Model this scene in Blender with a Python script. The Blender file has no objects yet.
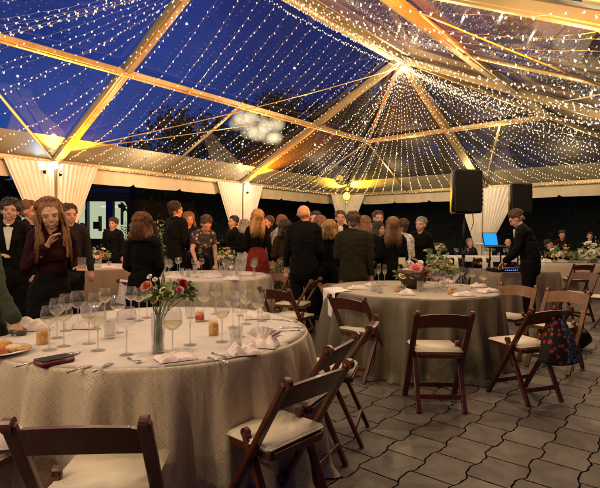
import bpy, bmesh, math, random
from mathutils import Vector, Matrix, noise, Euler
from math import sin, cos, pi, radians, sqrt, atan2
random.seed(7)
S = bpy.context.scene
C = S.collection
V = Vector
CAMZ = 1.34
F = 488.0; PITCH = -0.021; ROLL = 0.007

# ------------------------------------------------------------------ helpers
def ray(px, py):
    u = px-300; w = py-244
    c, s = cos(-ROLL), sin(-ROLL); u, w = u*c-w*s, u*s+w*c
    dx, dy, dz = u/F, 1.0, -w/F
    return V((dx, dy*cos(PITCH)-dz*sin(PITCH), dy*sin(PITCH)+dz*cos(PITCH)))
def atz(px, py, z):
    d = ray(px, py); t = (z-CAMZ)/d.z
    return V((d.x*t, d.y*t, z))
def atd(px, py, y):
    d = ray(px, py); t = y/d.y
    return V((d.x*t, y, CAMZ+d.z*t))

def tag(o, label=None, cat=None, group=None, kind=None):
    if label: o['label'] = label
    if cat: o['category'] = cat
    if group: o['group'] = group
    if kind: o['kind'] = kind
    return o
def empty(name, loc=(0,0,0), rz=0.0):
    o = bpy.data.objects.new(name, None); C.objects.link(o)
    o.location = loc; o.rotation_euler = (0,0,rz); o.empty_display_size = .1
    return o
def link(name, me, m=None, parent=None, smooth=True):
    o = bpy.data.objects.new(name, me); C.objects.link(o)
    if m is not None:
        for q in (m if isinstance(m, (list, tuple)) else [m]): me.materials.append(q)
    if smooth and len(me.polygons): me.polygons.foreach_set('use_smooth', [True]*len(me.polygons))
    if parent is not None: o.parent = parent
    return o
def obj(name, bm, m=None, parent=None, smooth=False):
    me = bpy.data.meshes.new(name); bm.to_mesh(me); bm.free()
    return link(name, me, m, parent, smooth)
def copy_tree(o, parent=None):
    c = o.copy(); C.objects.link(c)
    if parent is not None: c.parent = parent
    for ch in [k for k in KIDS.get(o.name, [])]: 
        copy_tree(ch, c)
    return c
KIDS = {}
def index_kids():
    KIDS.clear()
    for o in S.objects:
        if o.parent: KIDS.setdefault(o.parent.name, []).append(o)
def dup(root, loc, rz, label, cat=None, group=None):
    index_kids()
    c = copy_tree(root); c.location = loc; c.rotation_euler = (0,0,rz)
    if label: c['label'] = label
    if group: c['group'] = group
    if cat: c['category'] = cat
    return c

def nb(): return bmesh.new()
def box(bm, c, s, rot=None):
    M = Matrix.Translation(c)
    if rot is not None: M = M @ rot
    M = M @ Matrix.Diagonal((s[0], s[1], s[2], 1))
    return bmesh.ops.create_cube(bm, size=1, matrix=M)['verts']
def basis(d, up=V((0,0,1))):
    d = d.normalized()
    if abs(d.dot(up)) > .98: up = V((0,1,0)) if abs(d.y) < .9 else V((1,0,0))
    x = up.cross(d).normalized(); y = d.cross(x).normalized()
    return x, y, d
def bar(bm, p, q, w, h, up=V((0,0,1)), bev=0.0):
    p = V(p); q = V(q); x, y, d = basis(q-p, up)
    vs = []
    for c in (p, q):
        for a, b in ((-1,-1),(1,-1),(1,1),(-1,1)): vs.append(bm.verts.new(c+x*a*w/2+y*b*h/2))
    fs = [(0,3,2,1),(4,5,6,7),(0,1,5,4),(1,2,6,5),(2,3,7,6),(3,0,4,7)]
    faces = [bm.faces.new([vs[i] for i in f]) for f in fs]
    if bev > 0:
        es = set(e for f in faces for e in f.edges)
        bmesh.ops.bevel(bm, geom=list(es), offset=bev, segments=2, affect='EDGES', profile=.5)
def tube(bm, pts, r, n=6, caps=True):
    pts = [V(p) for p in pts]; rings = []
    rs = r if isinstance(r, (list, tuple)) else [r]*len(pts)
    for i, p in enumerate(pts):
        d = (pts[min(i+1, len(pts)-1)]-pts[max(i-1, 0)])
        x, y, _ = basis(d)
        rings.append([bm.verts.new(p+(x*cos(2*pi*k/n)+y*sin(2*pi*k/n))*rs[i]) for k in range(n)])
    for a, b in zip(rings, rings[1:]):
        for k in range(n): bm.faces.new((a[k], a[(k+1)%n], b[(k+1)%n], b[k]))
    if caps:
        bm.faces.new(rings[0][::-1]); bm.faces.new(rings[-1])
def lathe(bm, prof, n=20, cx=0, cy=0, cz=0):
    rings = []
    for r, z in prof:
        if r < 1e-5: rings.append([bm.verts.new((cx, cy, cz+z))])
        else: rings.append([bm.verts.new((cx+r*cos(2*pi*k/n), cy+r*sin(2*pi*k/n), cz+z)) for k in range(n)])
    for a, b in zip(rings, rings[1:]):
        for k in range(n):
            f = [a[k % len(a)], a[(k+1) % len(a)], b[(k+1) % len(b)], b[k % len(b)]]
            g = []
            for v in f:
                if v not in g: g.append(v)
            if len(g) > 2: bm.faces.new(g)
def ell(bm, c, r, rot=None, sub=2):
    M = Matrix.Translation(c)
    if rot is not None: M = M @ rot
    bmesh.ops.create_icosphere(bm, subdivisions=sub, radius=1, matrix=M @ Matrix.Diagonal((r[0], r[1], r[2], 1)))
def quadstrip(bm, rows):
    R = [[bm.verts.new(p) for p in r] for r in rows]
    for a, b in zip(R, R[1:]):
        for k in range(len(a)-1): bm.faces.new((a[k], a[k+1], b[k+1], b[k]))
    return R

# ------------------------------------------------------------------ materials
class NT:
    def __init__(s, name):
        s.m = bpy.data.materials.new(name); s.m.use_nodes = True
        s.t = s.m.node_tree; s.t.nodes.clear()
        s.out = s.t.nodes.new('ShaderNodeOutputMaterial')
    def n(s, typ, ins=None, **kw):
        nd = s.t.nodes.new(typ)
        for k, v in kw.items(): setattr(nd, k, v)
        for k, v in (ins or {}).items(): s.set(nd.inputs[k], v)
        return nd
    def set(s, sock, v):
        if isinstance(v, bpy.types.NodeSocket): s.t.links.new(v, sock)
        elif isinstance(v, bpy.types.Node): s.t.links.new(v.outputs[0], sock)
        else:
            if sock.type == 'RGBA' and len(v) == 3: v = (*v, 1)
            sock.default_value = v
    def m_(s, op, a, b=0.0, c=None):
        ins = {0: a, 1: b}
        if c is not None: ins[2] = c
        return s.n('ShaderNodeMath', ins, operation=op)
    def mix(s, f, a, b): 
        nd = s.n('ShaderNodeMix', data_type='RGBA')
        s.set(nd.inputs[0], f); s.set(nd.inputs[6], a); s.set(nd.inputs[7], b)
        return nd.outputs[2]
    def ramp(s, f, stops):
        nd = s.n('ShaderNodeValToRGB', {0: f}); cr = nd.color_ramp
        while len(cr.elements) < len(stops): cr.elements.new(.5)
        for e, (p, c) in zip(cr.elements, stops):
            e.position = p; e.color = (*c, 1) if len(c) == 3 else c
        return nd.outputs[0]
    def pr(s, **kw):
        nd = s.n('ShaderNodeBsdfPrincipled')
        for k, v in kw.items(): s.set(nd.inputs[k.replace('_', ' ')], v)
        return nd
    def done(s, sh):
        s.t.links.new(sh.outputs[0] if isinstance(sh, bpy.types.Node) else sh, s.out.inputs[0]); return s.m

def mat(name, col, rough=.6, metal=0.0, var=.25, scale=8.0, bump=0.0, bscale=None, stretch=None, **kw):
    t = NT(name)
    tc = t.n('ShaderNodeTexCoord').outputs['Object']
    if stretch: tc = t.n('ShaderNodeMapping', {0: tc, 3: stretch}).outputs[0]
    nz = t.n('ShaderNodeTexNoise', {'Vector': tc, 'Scale': scale, 'Detail': 5.0, 'Roughness': .6})
    f = t.n('ShaderNodeMapRange', {0: nz.outputs[0], 1: .3, 2: .7, 3: 0.0, 4: 1.0}).outputs[0]
    lo = tuple(c*(1-var) for c in col); hi = tuple(min(1, c*(1+var)) for c in col)
    args = dict(Base_Color=t.mix(f, lo, hi), Roughness=rough, Metallic=metal); args.update(kw)
    p = t.pr(**args)
    if bump:
        n2 = t.n('ShaderNodeTexNoise', {'Vector': tc, 'Scale': bscale or scale*3, 'Detail': 4.0})
        b = t.n('ShaderNodeBump', {'Strength': bump, 'Distance': .01, 'Height': n2.outputs[0]})
        t.set(p.inputs['Normal'], b.outputs[0])
    return t.done(p)
def emit(name, col, st, sampling=False):
    t = NT(name); m = t.done(t.n('ShaderNodeEmission', {0: col, 1: st}))
    if not sampling: m.cycles.emission_sampling = 'NONE'
    return m
def glassy(name, tint=(1,1,1), edge=.9, base=.04, gl=1.0, rough=.02, diff=0.0, dcol=(.9,.9,.9)):
    """thin clear sheet: see-through in front, mirror-like at grazing angles"""
    t = NT(name)
    lw = t.n('ShaderNodeLayerWeight', {0: .35})
    p3 = t.m_('POWER', lw.outputs[1], 2.2)
    f = t.m_('MULTIPLY_ADD', p3, edge-base, base)
    tr = t.n('ShaderNodeBsdfTransparent', {0: tint}); gs = t.n('ShaderNodeBsdfGlossy', {0: (gl,gl,gl), 'Roughness': rough})
    a = t.n('ShaderNodeMixShader', {0: f, 1: tr.outputs[0], 2: gs.outputs[0]})
    if diff > 0:
        d = t.n('ShaderNodeBsdfDiffuse', {0: dcol})
        a = t.n('ShaderNodeMixShader', {0: diff, 1: a.outputs[0], 2: d.outputs[0]})
    return t.done(a)

M = {}
M['alu'] = mat('frame_aluminium', (.36,.27,.125), .40, .4, .12, 3)
M['vinyl'] = mat('white_vinyl', (.50,.43,.29), .55, 0, .08, 2, .15, 5, Subsurface_Weight=0.0)
M['border'] = mat('translucent_roof_border', (.33,.285,.19), .5, 0, .12, 2, .15, 5)
M['clear'] = glassy('clear_roof_vinyl', (.95,.96,.98), .55, .07, .9, .018, .003, (.8,.75,.65))
M['clearhazy'] = glassy('worn_clear_roof_vinyl', (.80,.80,.80), .6, .10, .9, .03, .055, (.7,.62,.5))
t = NT('string_bulb_light'); tc_ = t.n('ShaderNodeTexCoord').outputs['Object']; wn_ = t.n('ShaderNodeTexNoise', {'Vector': tc_, 'Scale': 9.0, 'Detail': 1.0})
M['bulb'] = t.done(t.n('ShaderNodeEmission', {0: (1,.80,.52,1), 1: t.n('ShaderNodeMapRange', {0: wn_.outputs[0], 1: .3, 2: .72, 3: .75, 4: 3.6}).outputs[0]})); M['bulb'].cycles.emission_sampling = 'NONE'
M['wire'] = mat('string_wire', (.13,.11,.08), .6)
M['amber'] = emit('amber_lamp_lens', (1,.60,.06), 4.5)
M['warmlens'] = emit('warm_white_lamp_lens', (1,.86,.62), 30)
M['black'] = mat('black_plastic', (.006,.006,.0065), .5, 0, .3, 20, Specular_IOR_Level=.25)
M['grille'] = mat('black_speaker_grille', (.007,.005,.004), .7, .0, .3, 90, .4, 200, Specular_IOR_Level=.15)
M['blackmetal'] = mat('black_metal', (.02,.02,.02), .35, .7, .2, 10)

def wood(name, c1, c2, rough=.35):
    t = NT(name); tc = t.n('ShaderNodeTexCoord').outputs['Object']
    mp = t.n('ShaderNodeMapping', {0: tc, 3: (30, 30, 3)}).outputs[0]
    nz = t.n('ShaderNodeTexNoise', {'Vector': mp, 'Scale': 1.5, 'Detail': 6.0, 'Roughness': .65, 'Distortion': .6})
    f = t.n('ShaderNodeMapRange', {0: nz.outputs[0], 1: .3, 2: .7}).outputs[0]
    n2 = t.n('ShaderNodeTexNoise', {'Vector': tc, 'Scale': 9.0, 'Detail': 3.0})
    r = t.n('ShaderNodeMapRange', {0: n2.outputs[0], 1: .3, 2: .7, 3: rough-.08, 4: rough+.15}).outputs[0]
    p = t.pr(Base_Color=t.mix(f, c1, c2), Roughness=r, Coat_Weight=.25, Coat_Roughness=.2)
    b = t.n('ShaderNodeBump', {'Strength': .12, 'Distance': .002, 'Height': f}); t.set(p.inputs['Normal'], b.outputs[0])
    return t.done(p)
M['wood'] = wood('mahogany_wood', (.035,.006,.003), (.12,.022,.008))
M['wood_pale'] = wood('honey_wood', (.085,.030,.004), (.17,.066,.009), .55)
M['cushion'] = mat('cream_vinyl_seat', (.66,.58,.45), .5, 0, .08, 6, .1, 60)

def damask(name, c1, c2, cell=.052, rg=(.34,.6)):
    """woven fretwork: rotated cells, each with right-angled stripes"""
    t = NT(name); uv = t.n('ShaderNodeUVMap').outputs[0]
    mp = t.n('ShaderNodeMapping', {0: uv, 2: (0,0,radians(45)), 3: (1/cell, 1/cell, 1)}).outputs[0]
    fl = t.n('ShaderNodeVectorMath', {0: mp}, operation='FLOOR').outputs[0]
    fr = t.n('ShaderNodeVectorMath', {0: mp}, operation='FRACTION').outputs[0]
    wn = t.n('ShaderNodeTexWhiteNoise', {'Vector': fl}, noise_dimensions='3D')
    s = t.n('ShaderNodeSeparateXYZ', {0: fr}); 
    k = wn.outputs[0]
    fx = t.m_('GREATER_THAN', k, .5)
    k2 = t.m_('FRACT', t.m_('MULTIPLY', k, 7.31)); fy = t.m_('GREATER_THAN', k2, .5)
    def flip(c, f): # c or 1-c
        return t.m_('ABSOLUTE', t.m_('SUBTRACT', c, f))
    a = flip(s.outputs[0], fx.outputs[0]); b = flip(s.outputs[1], fy.outputs[0])
    d = t.m_('MAXIMUM', a.outputs[0], b.outputs[0])
    st = t.m_('SINE', t.m_('MULTIPLY', d.outputs[0], 2*pi*3.0).outputs[0])
    msk = t.n('ShaderNodeMapRange', {0: st.outputs[0], 1: -.35, 2: .35}, interpolation_type='SMOOTHSTEP').outputs[0]
    wv = t.n('ShaderNodeTexNoise', {'Vector': uv, 'Scale': 500.0, 'Detail': 2.0})
    big = t.n('ShaderNodeTexNoise', {'Vector': uv, 'Scale': 1.5, 'Detail': 4.0})
    col = t.mix(msk, c1, c2); col = t.mix(t.m_('MULTIPLY', big.outputs[0], .25).outputs[0], col, tuple(x*.6 for x in c1))
    r = t.n('ShaderNodeMapRange', {0: msk, 3: rg[1], 4: rg[0]}).outputs[0]
    p = t.pr(Base_Color=col, Roughness=r, Sheen_Weight=.10, Sheen_Roughness=.4, Specular_IOR_Level=.6, Anisotropic=.4)
    h = t.m_('MULTIPLY_ADD', msk, .7, t.m_('MULTIPLY', wv.outputs[0], .3).outputs[0])
    mw = t.n('ShaderNodeMapping', {0: uv, 3: (7, 1.6, 1)}).outputs[0]; wr = t.n('ShaderNodeTexNoise', {'Vector': mw, 'Scale': 1.0, 'Detail': 3.0, 'Distortion': .6})
    b0 = t.n('ShaderNodeBump', {'Strength': .55, 'Distance': .03, 'Height': wr.outputs[0]})
    bp_ = t.n('ShaderNodeBump', {'Strength': .35, 'Distance': .002, 'Height': h.outputs[0], 'Normal': b0.outputs[0]}); t.set(p.inputs['Normal'], bp_.outputs[0])
    return t.done(p)
M['damask'] = damask('champagne_damask', (.48,.395,.285), (.64,.53,.385), .028)
M['topcloth'] = mat('plain_blush_tabletop_cloth', (.56,.49,.465), .75, 0, .05, 5, .12, 260)
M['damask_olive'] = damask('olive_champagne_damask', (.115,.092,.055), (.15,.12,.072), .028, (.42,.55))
M['taupe'] = mat('taupe_cloth', (.27,.20,.15), .8, 0, .1, 4, .2, 300)
M['linen'] = mat('blush_linen', (.78,.66,.64), .85, 0, .06, 20, .3, 250)
M['whitecloth'] = mat('white_cloth', (.75,.72,.66), .85, 0, .05, 8, .2, 200)
M['curtain'] = mat('sheer_white_curtain', (.80,.755,.68), .85, 0, .06, 4, .1, 60)

# glass and tableware
M['glass'] = glassy('clear_glass', (.97,.97,.96), .95, .13, 1.0, .012, .015)
M['stem'] = glassy('solid_glass_stem', (.9,.9,.88), .95, .16, 1.0, .03, .10)
def liquid(name, col, mixf=.5):
    t = NT(name); tr = t.n('ShaderNodeBsdfTransparent', {0: tuple(min(1,c*1.25) for c in col)})
    tl = t.n('ShaderNodeBsdfTranslucent', {0: col}); d = t.n('ShaderNodeBsdfGlossy', {0: (1,1,1), 'Roughness': .05})
    a = t.n('ShaderNodeMixShader', {0: mixf, 1: tr.outputs[0], 2: tl.outputs[0]})
    lw = t.n('ShaderNodeLayerWeight', {0: .25})
    return t.done(t.n('ShaderNodeMixShader', {0: t.m_('MULTIPLY', lw.outputs[0], .6).outputs[0], 1: a.outputs[0], 2: d.outputs[0]}))
M['wine'] = liquid('white_wine', (.90,.85,.66), .16)
M['water'] = liquid('water', (.85,.88,.9), .12)
M['steel'] = mat('polished_steel', (.62,.60,.58), .22, 1.0, .05)
M['china'] = mat('white_china', (.75,.72,.68), .25, 0, .03)

# people
SKIN = [mat('skin_light', (.52,.28,.19), .5, 0, .08, 14, Subsurface_Weight=.12, Subsurface_Radius=(.4,.15,.1), Subsurface_Scale=.02),
        mat('skin_tan', (.48,.27,.18), .5, 0, .08, 14, Subsurface_Weight=.1, Subsurface_Radius=(.4,.15,.1), Subsurface_Scale=.02)]
M['lip'] = mat('lips', (.36,.12,.10), .45)
M['brow'] = mat('brow_hair', (.24,.13,.085), .7)
M['eye'] = mat('eye_dark', (.06,.035,.025), .5, 0, .1, 5, Specular_IOR_Level=.2)
M['teeth'] = mat('teeth', (.6,.48,.42), .3)
def hairmat(name, c):
    return mat(name, c, .42, 0, .45, 26, .8, 60, (5,5,1), Anisotropic=.5)
HAIR = {'brown': hairmat('brown_hair', (.075,.036,.017)), 'auburn': hairmat('auburn_hair', (.17,.065,.024)), 'blonde': hairmat('blonde_hair', (.40,.25,.10)),
        'dark': hairmat('dark_hair', (.018,.011,.008)), 'grey': hairmat('grey_hair', (.27,.245,.215)), 'redblond': hairmat('strawberry_blonde_hair', (.27,.115,.04)),
        'lightbrown': hairmat('light_brown_hair', (.19,.09,.038))}
def cloth(name, c, r=.85, **k): return mat(name, c, r, 0, .12, 6, 1.0, 9, Specular_IOR_Level=.12, **k)
CL = {'black': cloth('black_suit_wool', (.0035,.003,.0035)), 'navy': cloth('navy_cloth', (.008,.010,.018)), 'charcoal': cloth('charcoal_wool', (.016,.014,.014)),
      'grey': cloth('light_grey_wool', (.30,.28,.25)), 'green': cloth('grey_green_wool', (.04,.05,.036)), 'olive': cloth('dark_olive_wool', (.018,.015,.008)),
      'red': cloth('dark_red_cloth', (.22,.025,.02)), 'burgundy': cloth('burgundy_velvet', (.022,.004,.006)), 'white': cloth('white_shirt_cotton', (.70,.66,.60)), 'brown': cloth('dark_brown_cloth', (.02,.012,.008)),
      'teal': cloth('dark_teal_cloth', (.015,.035,.032))}
def speckle(name, base, dots, scale, th=.38):
    t = NT(name); tc = t.n('ShaderNodeTexCoord').outputs['Object']
    vo = t.n('ShaderNodeTexVoronoi', {'Vector': tc, 'Scale': scale})
    w = t.m_('LESS_THAN', vo.outputs[0], th)
    pick = t.n('ShaderNodeTexWhiteNoise', {'Vector': vo.outputs['Position']}, noise_dimensions='3D')
    c = t.ramp(pick.outputs[0], [(i/len(dots), d) for i, d in enumerate(dots)])
    c.node.color_ramp.interpolation = 'CONSTANT'
    return t.done(t.pr(Base_Color=t.mix(w.outputs[0], base, c), Roughness=.8))
CL['floral'] = speckle('floral_print', (.02,.016,.03), [(.30,.10,.12),(.40,.34,.28),(.12,.14,.22),(.25,.2,.1)], 17)
CL['sequin'] = speckle('gold_speckled_print', (.05,.045,.02), [(.35,.30,.14),(.16,.15,.06),(.4,.33,.2)], 24, .3)

# ------------------------------------------------------------------ camera
cam = bpy.data.cameras.new('camera'); co = bpy.data.objects.new('camera', cam); C.objects.link(co)
co.location = (0,0,CAMZ)
co.rotation_euler = (Matrix.Rotation(pi/2+PITCH, 4, 'X') @ Matrix.Rotation(-ROLL*0, 4, 'Z')).to_euler()
# camera roll: positive image roll turns the picture content clockwise
Rm = Matrix.Rotation(pi/2+PITCH, 4, 'X') @ Matrix.Rotation(ROLL, 4, 'Z'); co.rotation_euler = Rm.to_euler()
cam.sensor_fit = 'HORIZONTAL'; cam.sensor_width = 36; cam.lens = 36*F/600
cam.clip_start = .05; cam.clip_end = 1000
S.camera = co

# ------------------------------------------------------------------ tent frame of reference
YAW = .697; BA = 5.8; BB = 5.7; X3, Z3 = 1.81, 20.1; HE = 2.96; HR = 5.67
A2 = V((sin(YAW), cos(YAW), 0)); B2 = V((cos(YAW), -sin(YAW), 0))
def W(i, j, h=0.0): return V((X3, Z3, h)) - A2*BA*i + B2*BB*j
def SL(i, s, up=0.0, side=0):
    """point on a long roof slope: i along, s from eave (0) to ridge (1); side 0 = left slope, 1 = right"""
    return W(i, s if side == 0 else 2-s, HE+s*(HR-HE)+up)
def SH(j, s, up=0.0): return W(s, j, HE+s*(HR-HE)+up)      # hip end
MR = .534

# ground, paved floor
def ground_mat():
    t = NT('dark_lawn'); tc = t.n('ShaderNodeTexCoord').outputs['Object']
    nz = t.n('ShaderNodeTexNoise', {'Vector': tc, 'Scale': 3.0, 'Detail': 8.0})
    return t.done(t.pr(Base_Color=t.mix(nz.outputs[0], (.02,.03,.012), (.05,.07,.03)), Roughness=.9))
bm = nb(); quadstrip(bm, [[V((x*400, y*400, -.004)) for x in (-1,1)] for y in (-1,1)])
tag(obj('ground', bm, ground_mat()), kind='structure')
def paver_mat():
    t = NT('wavy_stone_pavers'); tc = t.n('ShaderNodeTexCoord').outputs['Object']
    wob = t.n('ShaderNodeTexNoise', {'Vector': tc, 'Scale': 6.0, 'Detail': 3.0})
    s = t.n('ShaderNodeSeparateXYZ', {0: tc})
    x, y = s.outputs[0], s.outputs[1]      # x across the rows, y along the wavy joints
    ph = t.m_('MULTIPLY', y, 2*pi/.316).outputs[0]
    wave = t.m_('ADD', t.m_('MULTIPLY', t.m_('SINE', ph).outputs[0], .0145).outputs[0],
                t.m_('MULTIPLY', t.m_('SINE', t.m_('MULTIPLY', ph, 3.0).outputs[0]).outputs[0], .0035).outputs[0]).outputs[0]
    wave = t.m_('ADD', wave, t.m_('MULTIPLY', t.m_('SUBTRACT', wob.outputs[0], .5).outputs[0], .034).outputs[0]).outputs[0]
    r = t.m_('DIVIDE', t.m_('ADD', x, wave).outputs[0], .250).outputs[0]
    row = t.m_('FLOOR', r).outputs[0]; rf = t.m_('FRACT', r).outputs[0]
    sh = t.m_('MULTIPLY', t.m_('FLOORED_MODULO', row, 2.0).outputs[0], .5).outputs[0]
    q = t.m_('ADD', t.m_('DIVIDE', y, .316).outputs[0], sh).outputs[0]
    ci = t.m_('FLOOR', q).outputs[0]; qf = t.m_('FRACT', q).outputs[0]
    dr = t.m_('MULTIPLY', t.m_('MINIMUM', rf, t.m_('SUBTRACT', 1.0, rf).outputs[0]).outputs[0], .250).outputs[0]
    dq = t.m_('MULTIPLY', t.m_('MINIMUM', qf, t.m_('SUBTRACT', 1.0, qf).outputs[0]).outputs[0], .316).outputs[0]
    n3 = t.n('ShaderNodeTexNoise', {'Vector': tc, 'Scale': 35.0, 'Detail': 3.0})
    jit = t.m_('MULTIPLY', t.m_('SUBTRACT', n3.outputs[0], .5).outputs[0], .009).outputs[0]
    m1 = t.n('ShaderNodeMapRange', {0: t.m_('ADD', dr, jit).outputs[0], 1: .0022, 2: .0064}, interpolation_type='SMOOTHSTEP').outputs[0]
    m2 = t.n('ShaderNodeMapRange', {0: t.m_('ADD', dq, jit).outputs[0], 1: .0032, 2: .0068}, interpolation_type='SMOOTHSTEP').outputs[0]
    stone = t.m_('MULTIPLY', m1, m2).outputs[0]
    cv = t.n('ShaderNodeCombineXYZ', {0: row, 1: ci}).outputs[0]
    wn = t.n('ShaderNodeTexWhiteNoise', {'Vector': cv}, noise_dimensions='2D').outputs[0]
    fine = t.n('ShaderNodeTexNoise', {'Vector': tc, 'Scale': 60.0, 'Detail': 6.0, 'Roughness': .7}).outputs[0]
    stn = t.n('ShaderNodeTexNoise', {'Vector': tc, 'Scale': 2.3, 'Detail': 6.0, 'Roughness': .65, 'Distortion': .8}).outputs[0]
    sf = t.n('ShaderNodeMapRange', {0: stn, 1: .42, 2: .72}).outputs[0]
    c = t.mix(wn, (.078,.066,.058), (.190,.162,.138))
    c = t.mix(t.m_('MULTIPLY', fine, .35).outputs[0], c, (.075,.062,.052))
    c = t.mix(t.m_('MULTIPLY', sf, .75).outputs[0], c, (.055,.046,.038))
    sp = t.n('ShaderNodeTexVoronoi', {'Vector': tc, 'Scale': 3.1}).outputs[0]
    spt = t.n('ShaderNodeMapRange', {0: t.m_('ADD', sp, t.m_('MULTIPLY', fine, .07).outputs[0]).outputs[0], 1: .09, 2: .17, 3: .7, 4: 0.0}).outputs[0]
    c = t.mix(spt, c, (.035,.028,.022))
    c = t.mix(stone, (.004,.003,.002), c)
    h = t.m_('ADD', stone, t.m_('MULTIPLY', fine, .12).outputs[0]).outputs[0]
    h = t.m_('ADD', h, t.m_('MULTIPLY', wn, .18).outputs[0]).outputs[0]
    b = t.n('ShaderNodeBump', {'Strength': .8, 'Distance': .006, 'Height': h}).outputs[0]
    rg = t.n('ShaderNodeMapRange', {0: stn, 1: .3, 2: .7, 3: .5, 4: .8}).outputs[0]
    return t.done(t.pr(Base_Color=c, Roughness=rg, Normal=b, Specular_IOR_Level=t.m_('MULTIPLY', stone, .5).outputs[0]))
bm = nb(); quadstrip(bm, [[V((x, y, 0)) for x in (-16, 18)] for y in (-34, 2)])
o = obj('paving', bm, paver_mat()); tag(o, kind='structure')
o.location = W(0,0,0); o.rotation_euler = (0,0,-YAW)

# ------------------------------------------------------------------ the tent
T = empty('event_tent', (0,0,0)); tag(T, 'large hipped event tent with clear roof, aluminium frame and white valance', 'tent')
NI = 4   # bays built towards and behind the camera
def beam(name, p, q, w=.10, h=.13, m='alu'):
    # box-section rafter with the two shallow grooves of a keder profile
    bm = nb(); p = V(p); q = V(q)
    bar(bm, p, q, w*.55, h, bev=.006); x, y, d = basis(q-p)
    for s in (-1, 1): bar(bm, p+x*s*w*.42, q+x*s*w*.42, w*.28, h*.7, bev=.005)
    return obj(name, bm, M[m], T)
for i in range(0, NI+1):
    for side in (0, 1):
        if i == 0: continue
        beam('rafter', SL(i, 0, -.05, side), SL(i, 1, -.05, side), .15, .15)
        beam('post', W(i, 0 if side == 0 else 2, 0), W(i, 0 if side == 0 else 2, HE-.03), .12, .12)
beam('rafter', SH(0, 0, -.05), W(1, 1, HR-.05), .08, .11); beam('rafter', SH(2, 0, -.05), W(1, 1, HR-.06), .10, .12)
beam('rafter', SH(1, 0, -.05), W(1, 1, HR-.055), .22, .12)
for j in (0, 1, 2): beam('post', W(0, j, 0), W(0, j, HE-.03), .12, .12)
beam('ridge_beam', W(1, 1, HR-.07), W(NI, 1, HR-.07), .14, .16)
for side in (0, 1):
    j = 0 if side == 0 else 2
    for i in range(NI): beam('eave_beam', W(i, j, HE-.02), W(i+1, j, HE-.02), .10, .12)
    for i in range(1, NI): beam('purlin', SL(i, MR, -.07, side), SL(i+1, MR, -.07, side), .15, .13)
    beam('purlin', SL(MR, MR, -.07, side), SL(1, MR, -.07, side), .15, .13)
beam('purlin', SH(MR, MR, -.07), SH(1, MR, -.07), .15, .13); beam('purlin', SH(1, MR, -.07), SH(2-MR, MR, -.07), .15, .13)
for j in (0, 1): beam('eave_beam', W(0, j, HE-.02), W(0, j+1, HE-.02), .10, .12)
def pole(name, p, q, r=.03):
    bm = nb(); tube(bm, [p, q], r, 10); return obj(name, bm, M['alu'], T, True)
pole('brace', SL(.5, 0, -.03), SL(MR, MR, -.1)); pole('brace', SH(.5, 0, -.03), SH(MR, MR, -.12))
for i in range(1, NI): pole('brace', SL(i+.5, 0, 0), SL(i+.5, MR, -.1), .035); pole('brace', SL(i+.5, 0, 0, 1), SL(i+.5, MR, -.1, 1), .035)
pole('brace', SL(2, 0, 0), SL(2.5, MR, -.1)); pole('brace', SH(1, 0, 0), SH(1.26, MR, -.1))
def cable(p, q, sag=.03, r=.006, n=8):
    bm = nb(); pts = [V(p).lerp(V(q), k/n)-V((0,0,sag*4*(k/n)*(1-k/n))) for k in range(n+1)]
    tube(bm, pts, r, 5); return obj('cable', bm, M['alu'], T, True)
cable(SL(2, .12, -.12), SL(1, .98, -.2), .1, .012); cable(SL(2, .12, -.12), SL(1.2, .55, -.1), .05, .012)
cable(SL(1.02, .52, -.1, 1), SL(2, .42, -.3, 1), .02, .011); cable(SL(1.02, .42, -.1, 1), SL(1.7, .12, -.25, 1), .03, .010)
cable(SL(2, .42, -.3, 1), SL(1.6, .05, -.25, 1), .03, .010)
# roof skin: clear panels with a white border along eave and ridge
SB = .135; SR = .955
def panel(name, pts, m):
    bm = nb(); f = bm.faces.new([bm.verts.new(p) for p in pts]); 
    return obj(name, bm, m, T)
def grid_panel(name, fn, u0, u1, n, s0, s1, k, m, sag=0.0):
    bm = nb()
    quadstrip(bm, [[fn(u0+(u1-u0)*a/n, s0+(s1-s0)*b/k) - V((0,0,sag*sin(pi*a/n)*sin(pi*b/k))) for a in range(n+1)] for b in range(k+1)])
    return obj(name, bm, m, T, True)
UP = .06
for i in range(1, NI):
    for side in (0, 1):
        g = lambda u, s, sd=side: SL(u, s, UP, sd)
        grid_panel('clear_roof_panel', g, i+.015, i+.985, 12, SB, SR, 10, M['clear' if side == 0 else 'clearhazy'], .05)
        grid_panel('roof_border', g, i, i+1, 6, -.012, SB, 2, M['border'])
        grid_panel('ridge_border', g, i, i+1, 6, SR, 1.0, 2, M['border'])
        grid_panel('panel_seam', g, i-.014, i+.014, 1, SB, SR, 6, M['border'])
# hip part (three triangles meeting at the peak)
def tri_clear(fn, a, b, apex, m='clearhazy'):   # fn(u, s): clip s so that the triangle closes at the apex
    bm = nb(); n = 12; k = 10
    rows = []
    for q in range(k+1):
        s = SB+(SR-.01-SB)*q/k
        ua = a+(apex-a)*s; ub = b+(apex-b)*s
        rows.append([fn(ua+(ub-ua)*c/n, s)-V((0,0,.04*sin(pi*c/n)*sin(pi*q/k))) for c in range(n+1)])
    quadstrip(bm, rows); return obj('clear_roof_panel', bm, M[m], T, True)
def tri_band(fn, a, b, apex, s0, s1, name='roof_border'):
    bm = nb(); rows = []
    for s in (s0, s1):
        t_ = max(s, 0); ua = a+(apex-a)*t_; ub = b+(apex-b)*t_
        rows.append([fn(ua+(ub-ua)*c/12, s) for c in range(13)])
    quadstrip(bm, rows); obj(name, bm, M['border'], T, True)
f0 = lambda u, s: SL(u, s, UP, 0); f1 = lambda u, s: SL(u, s, UP, 1); fh = lambda u, s: SH(u, s, UP)
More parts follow.
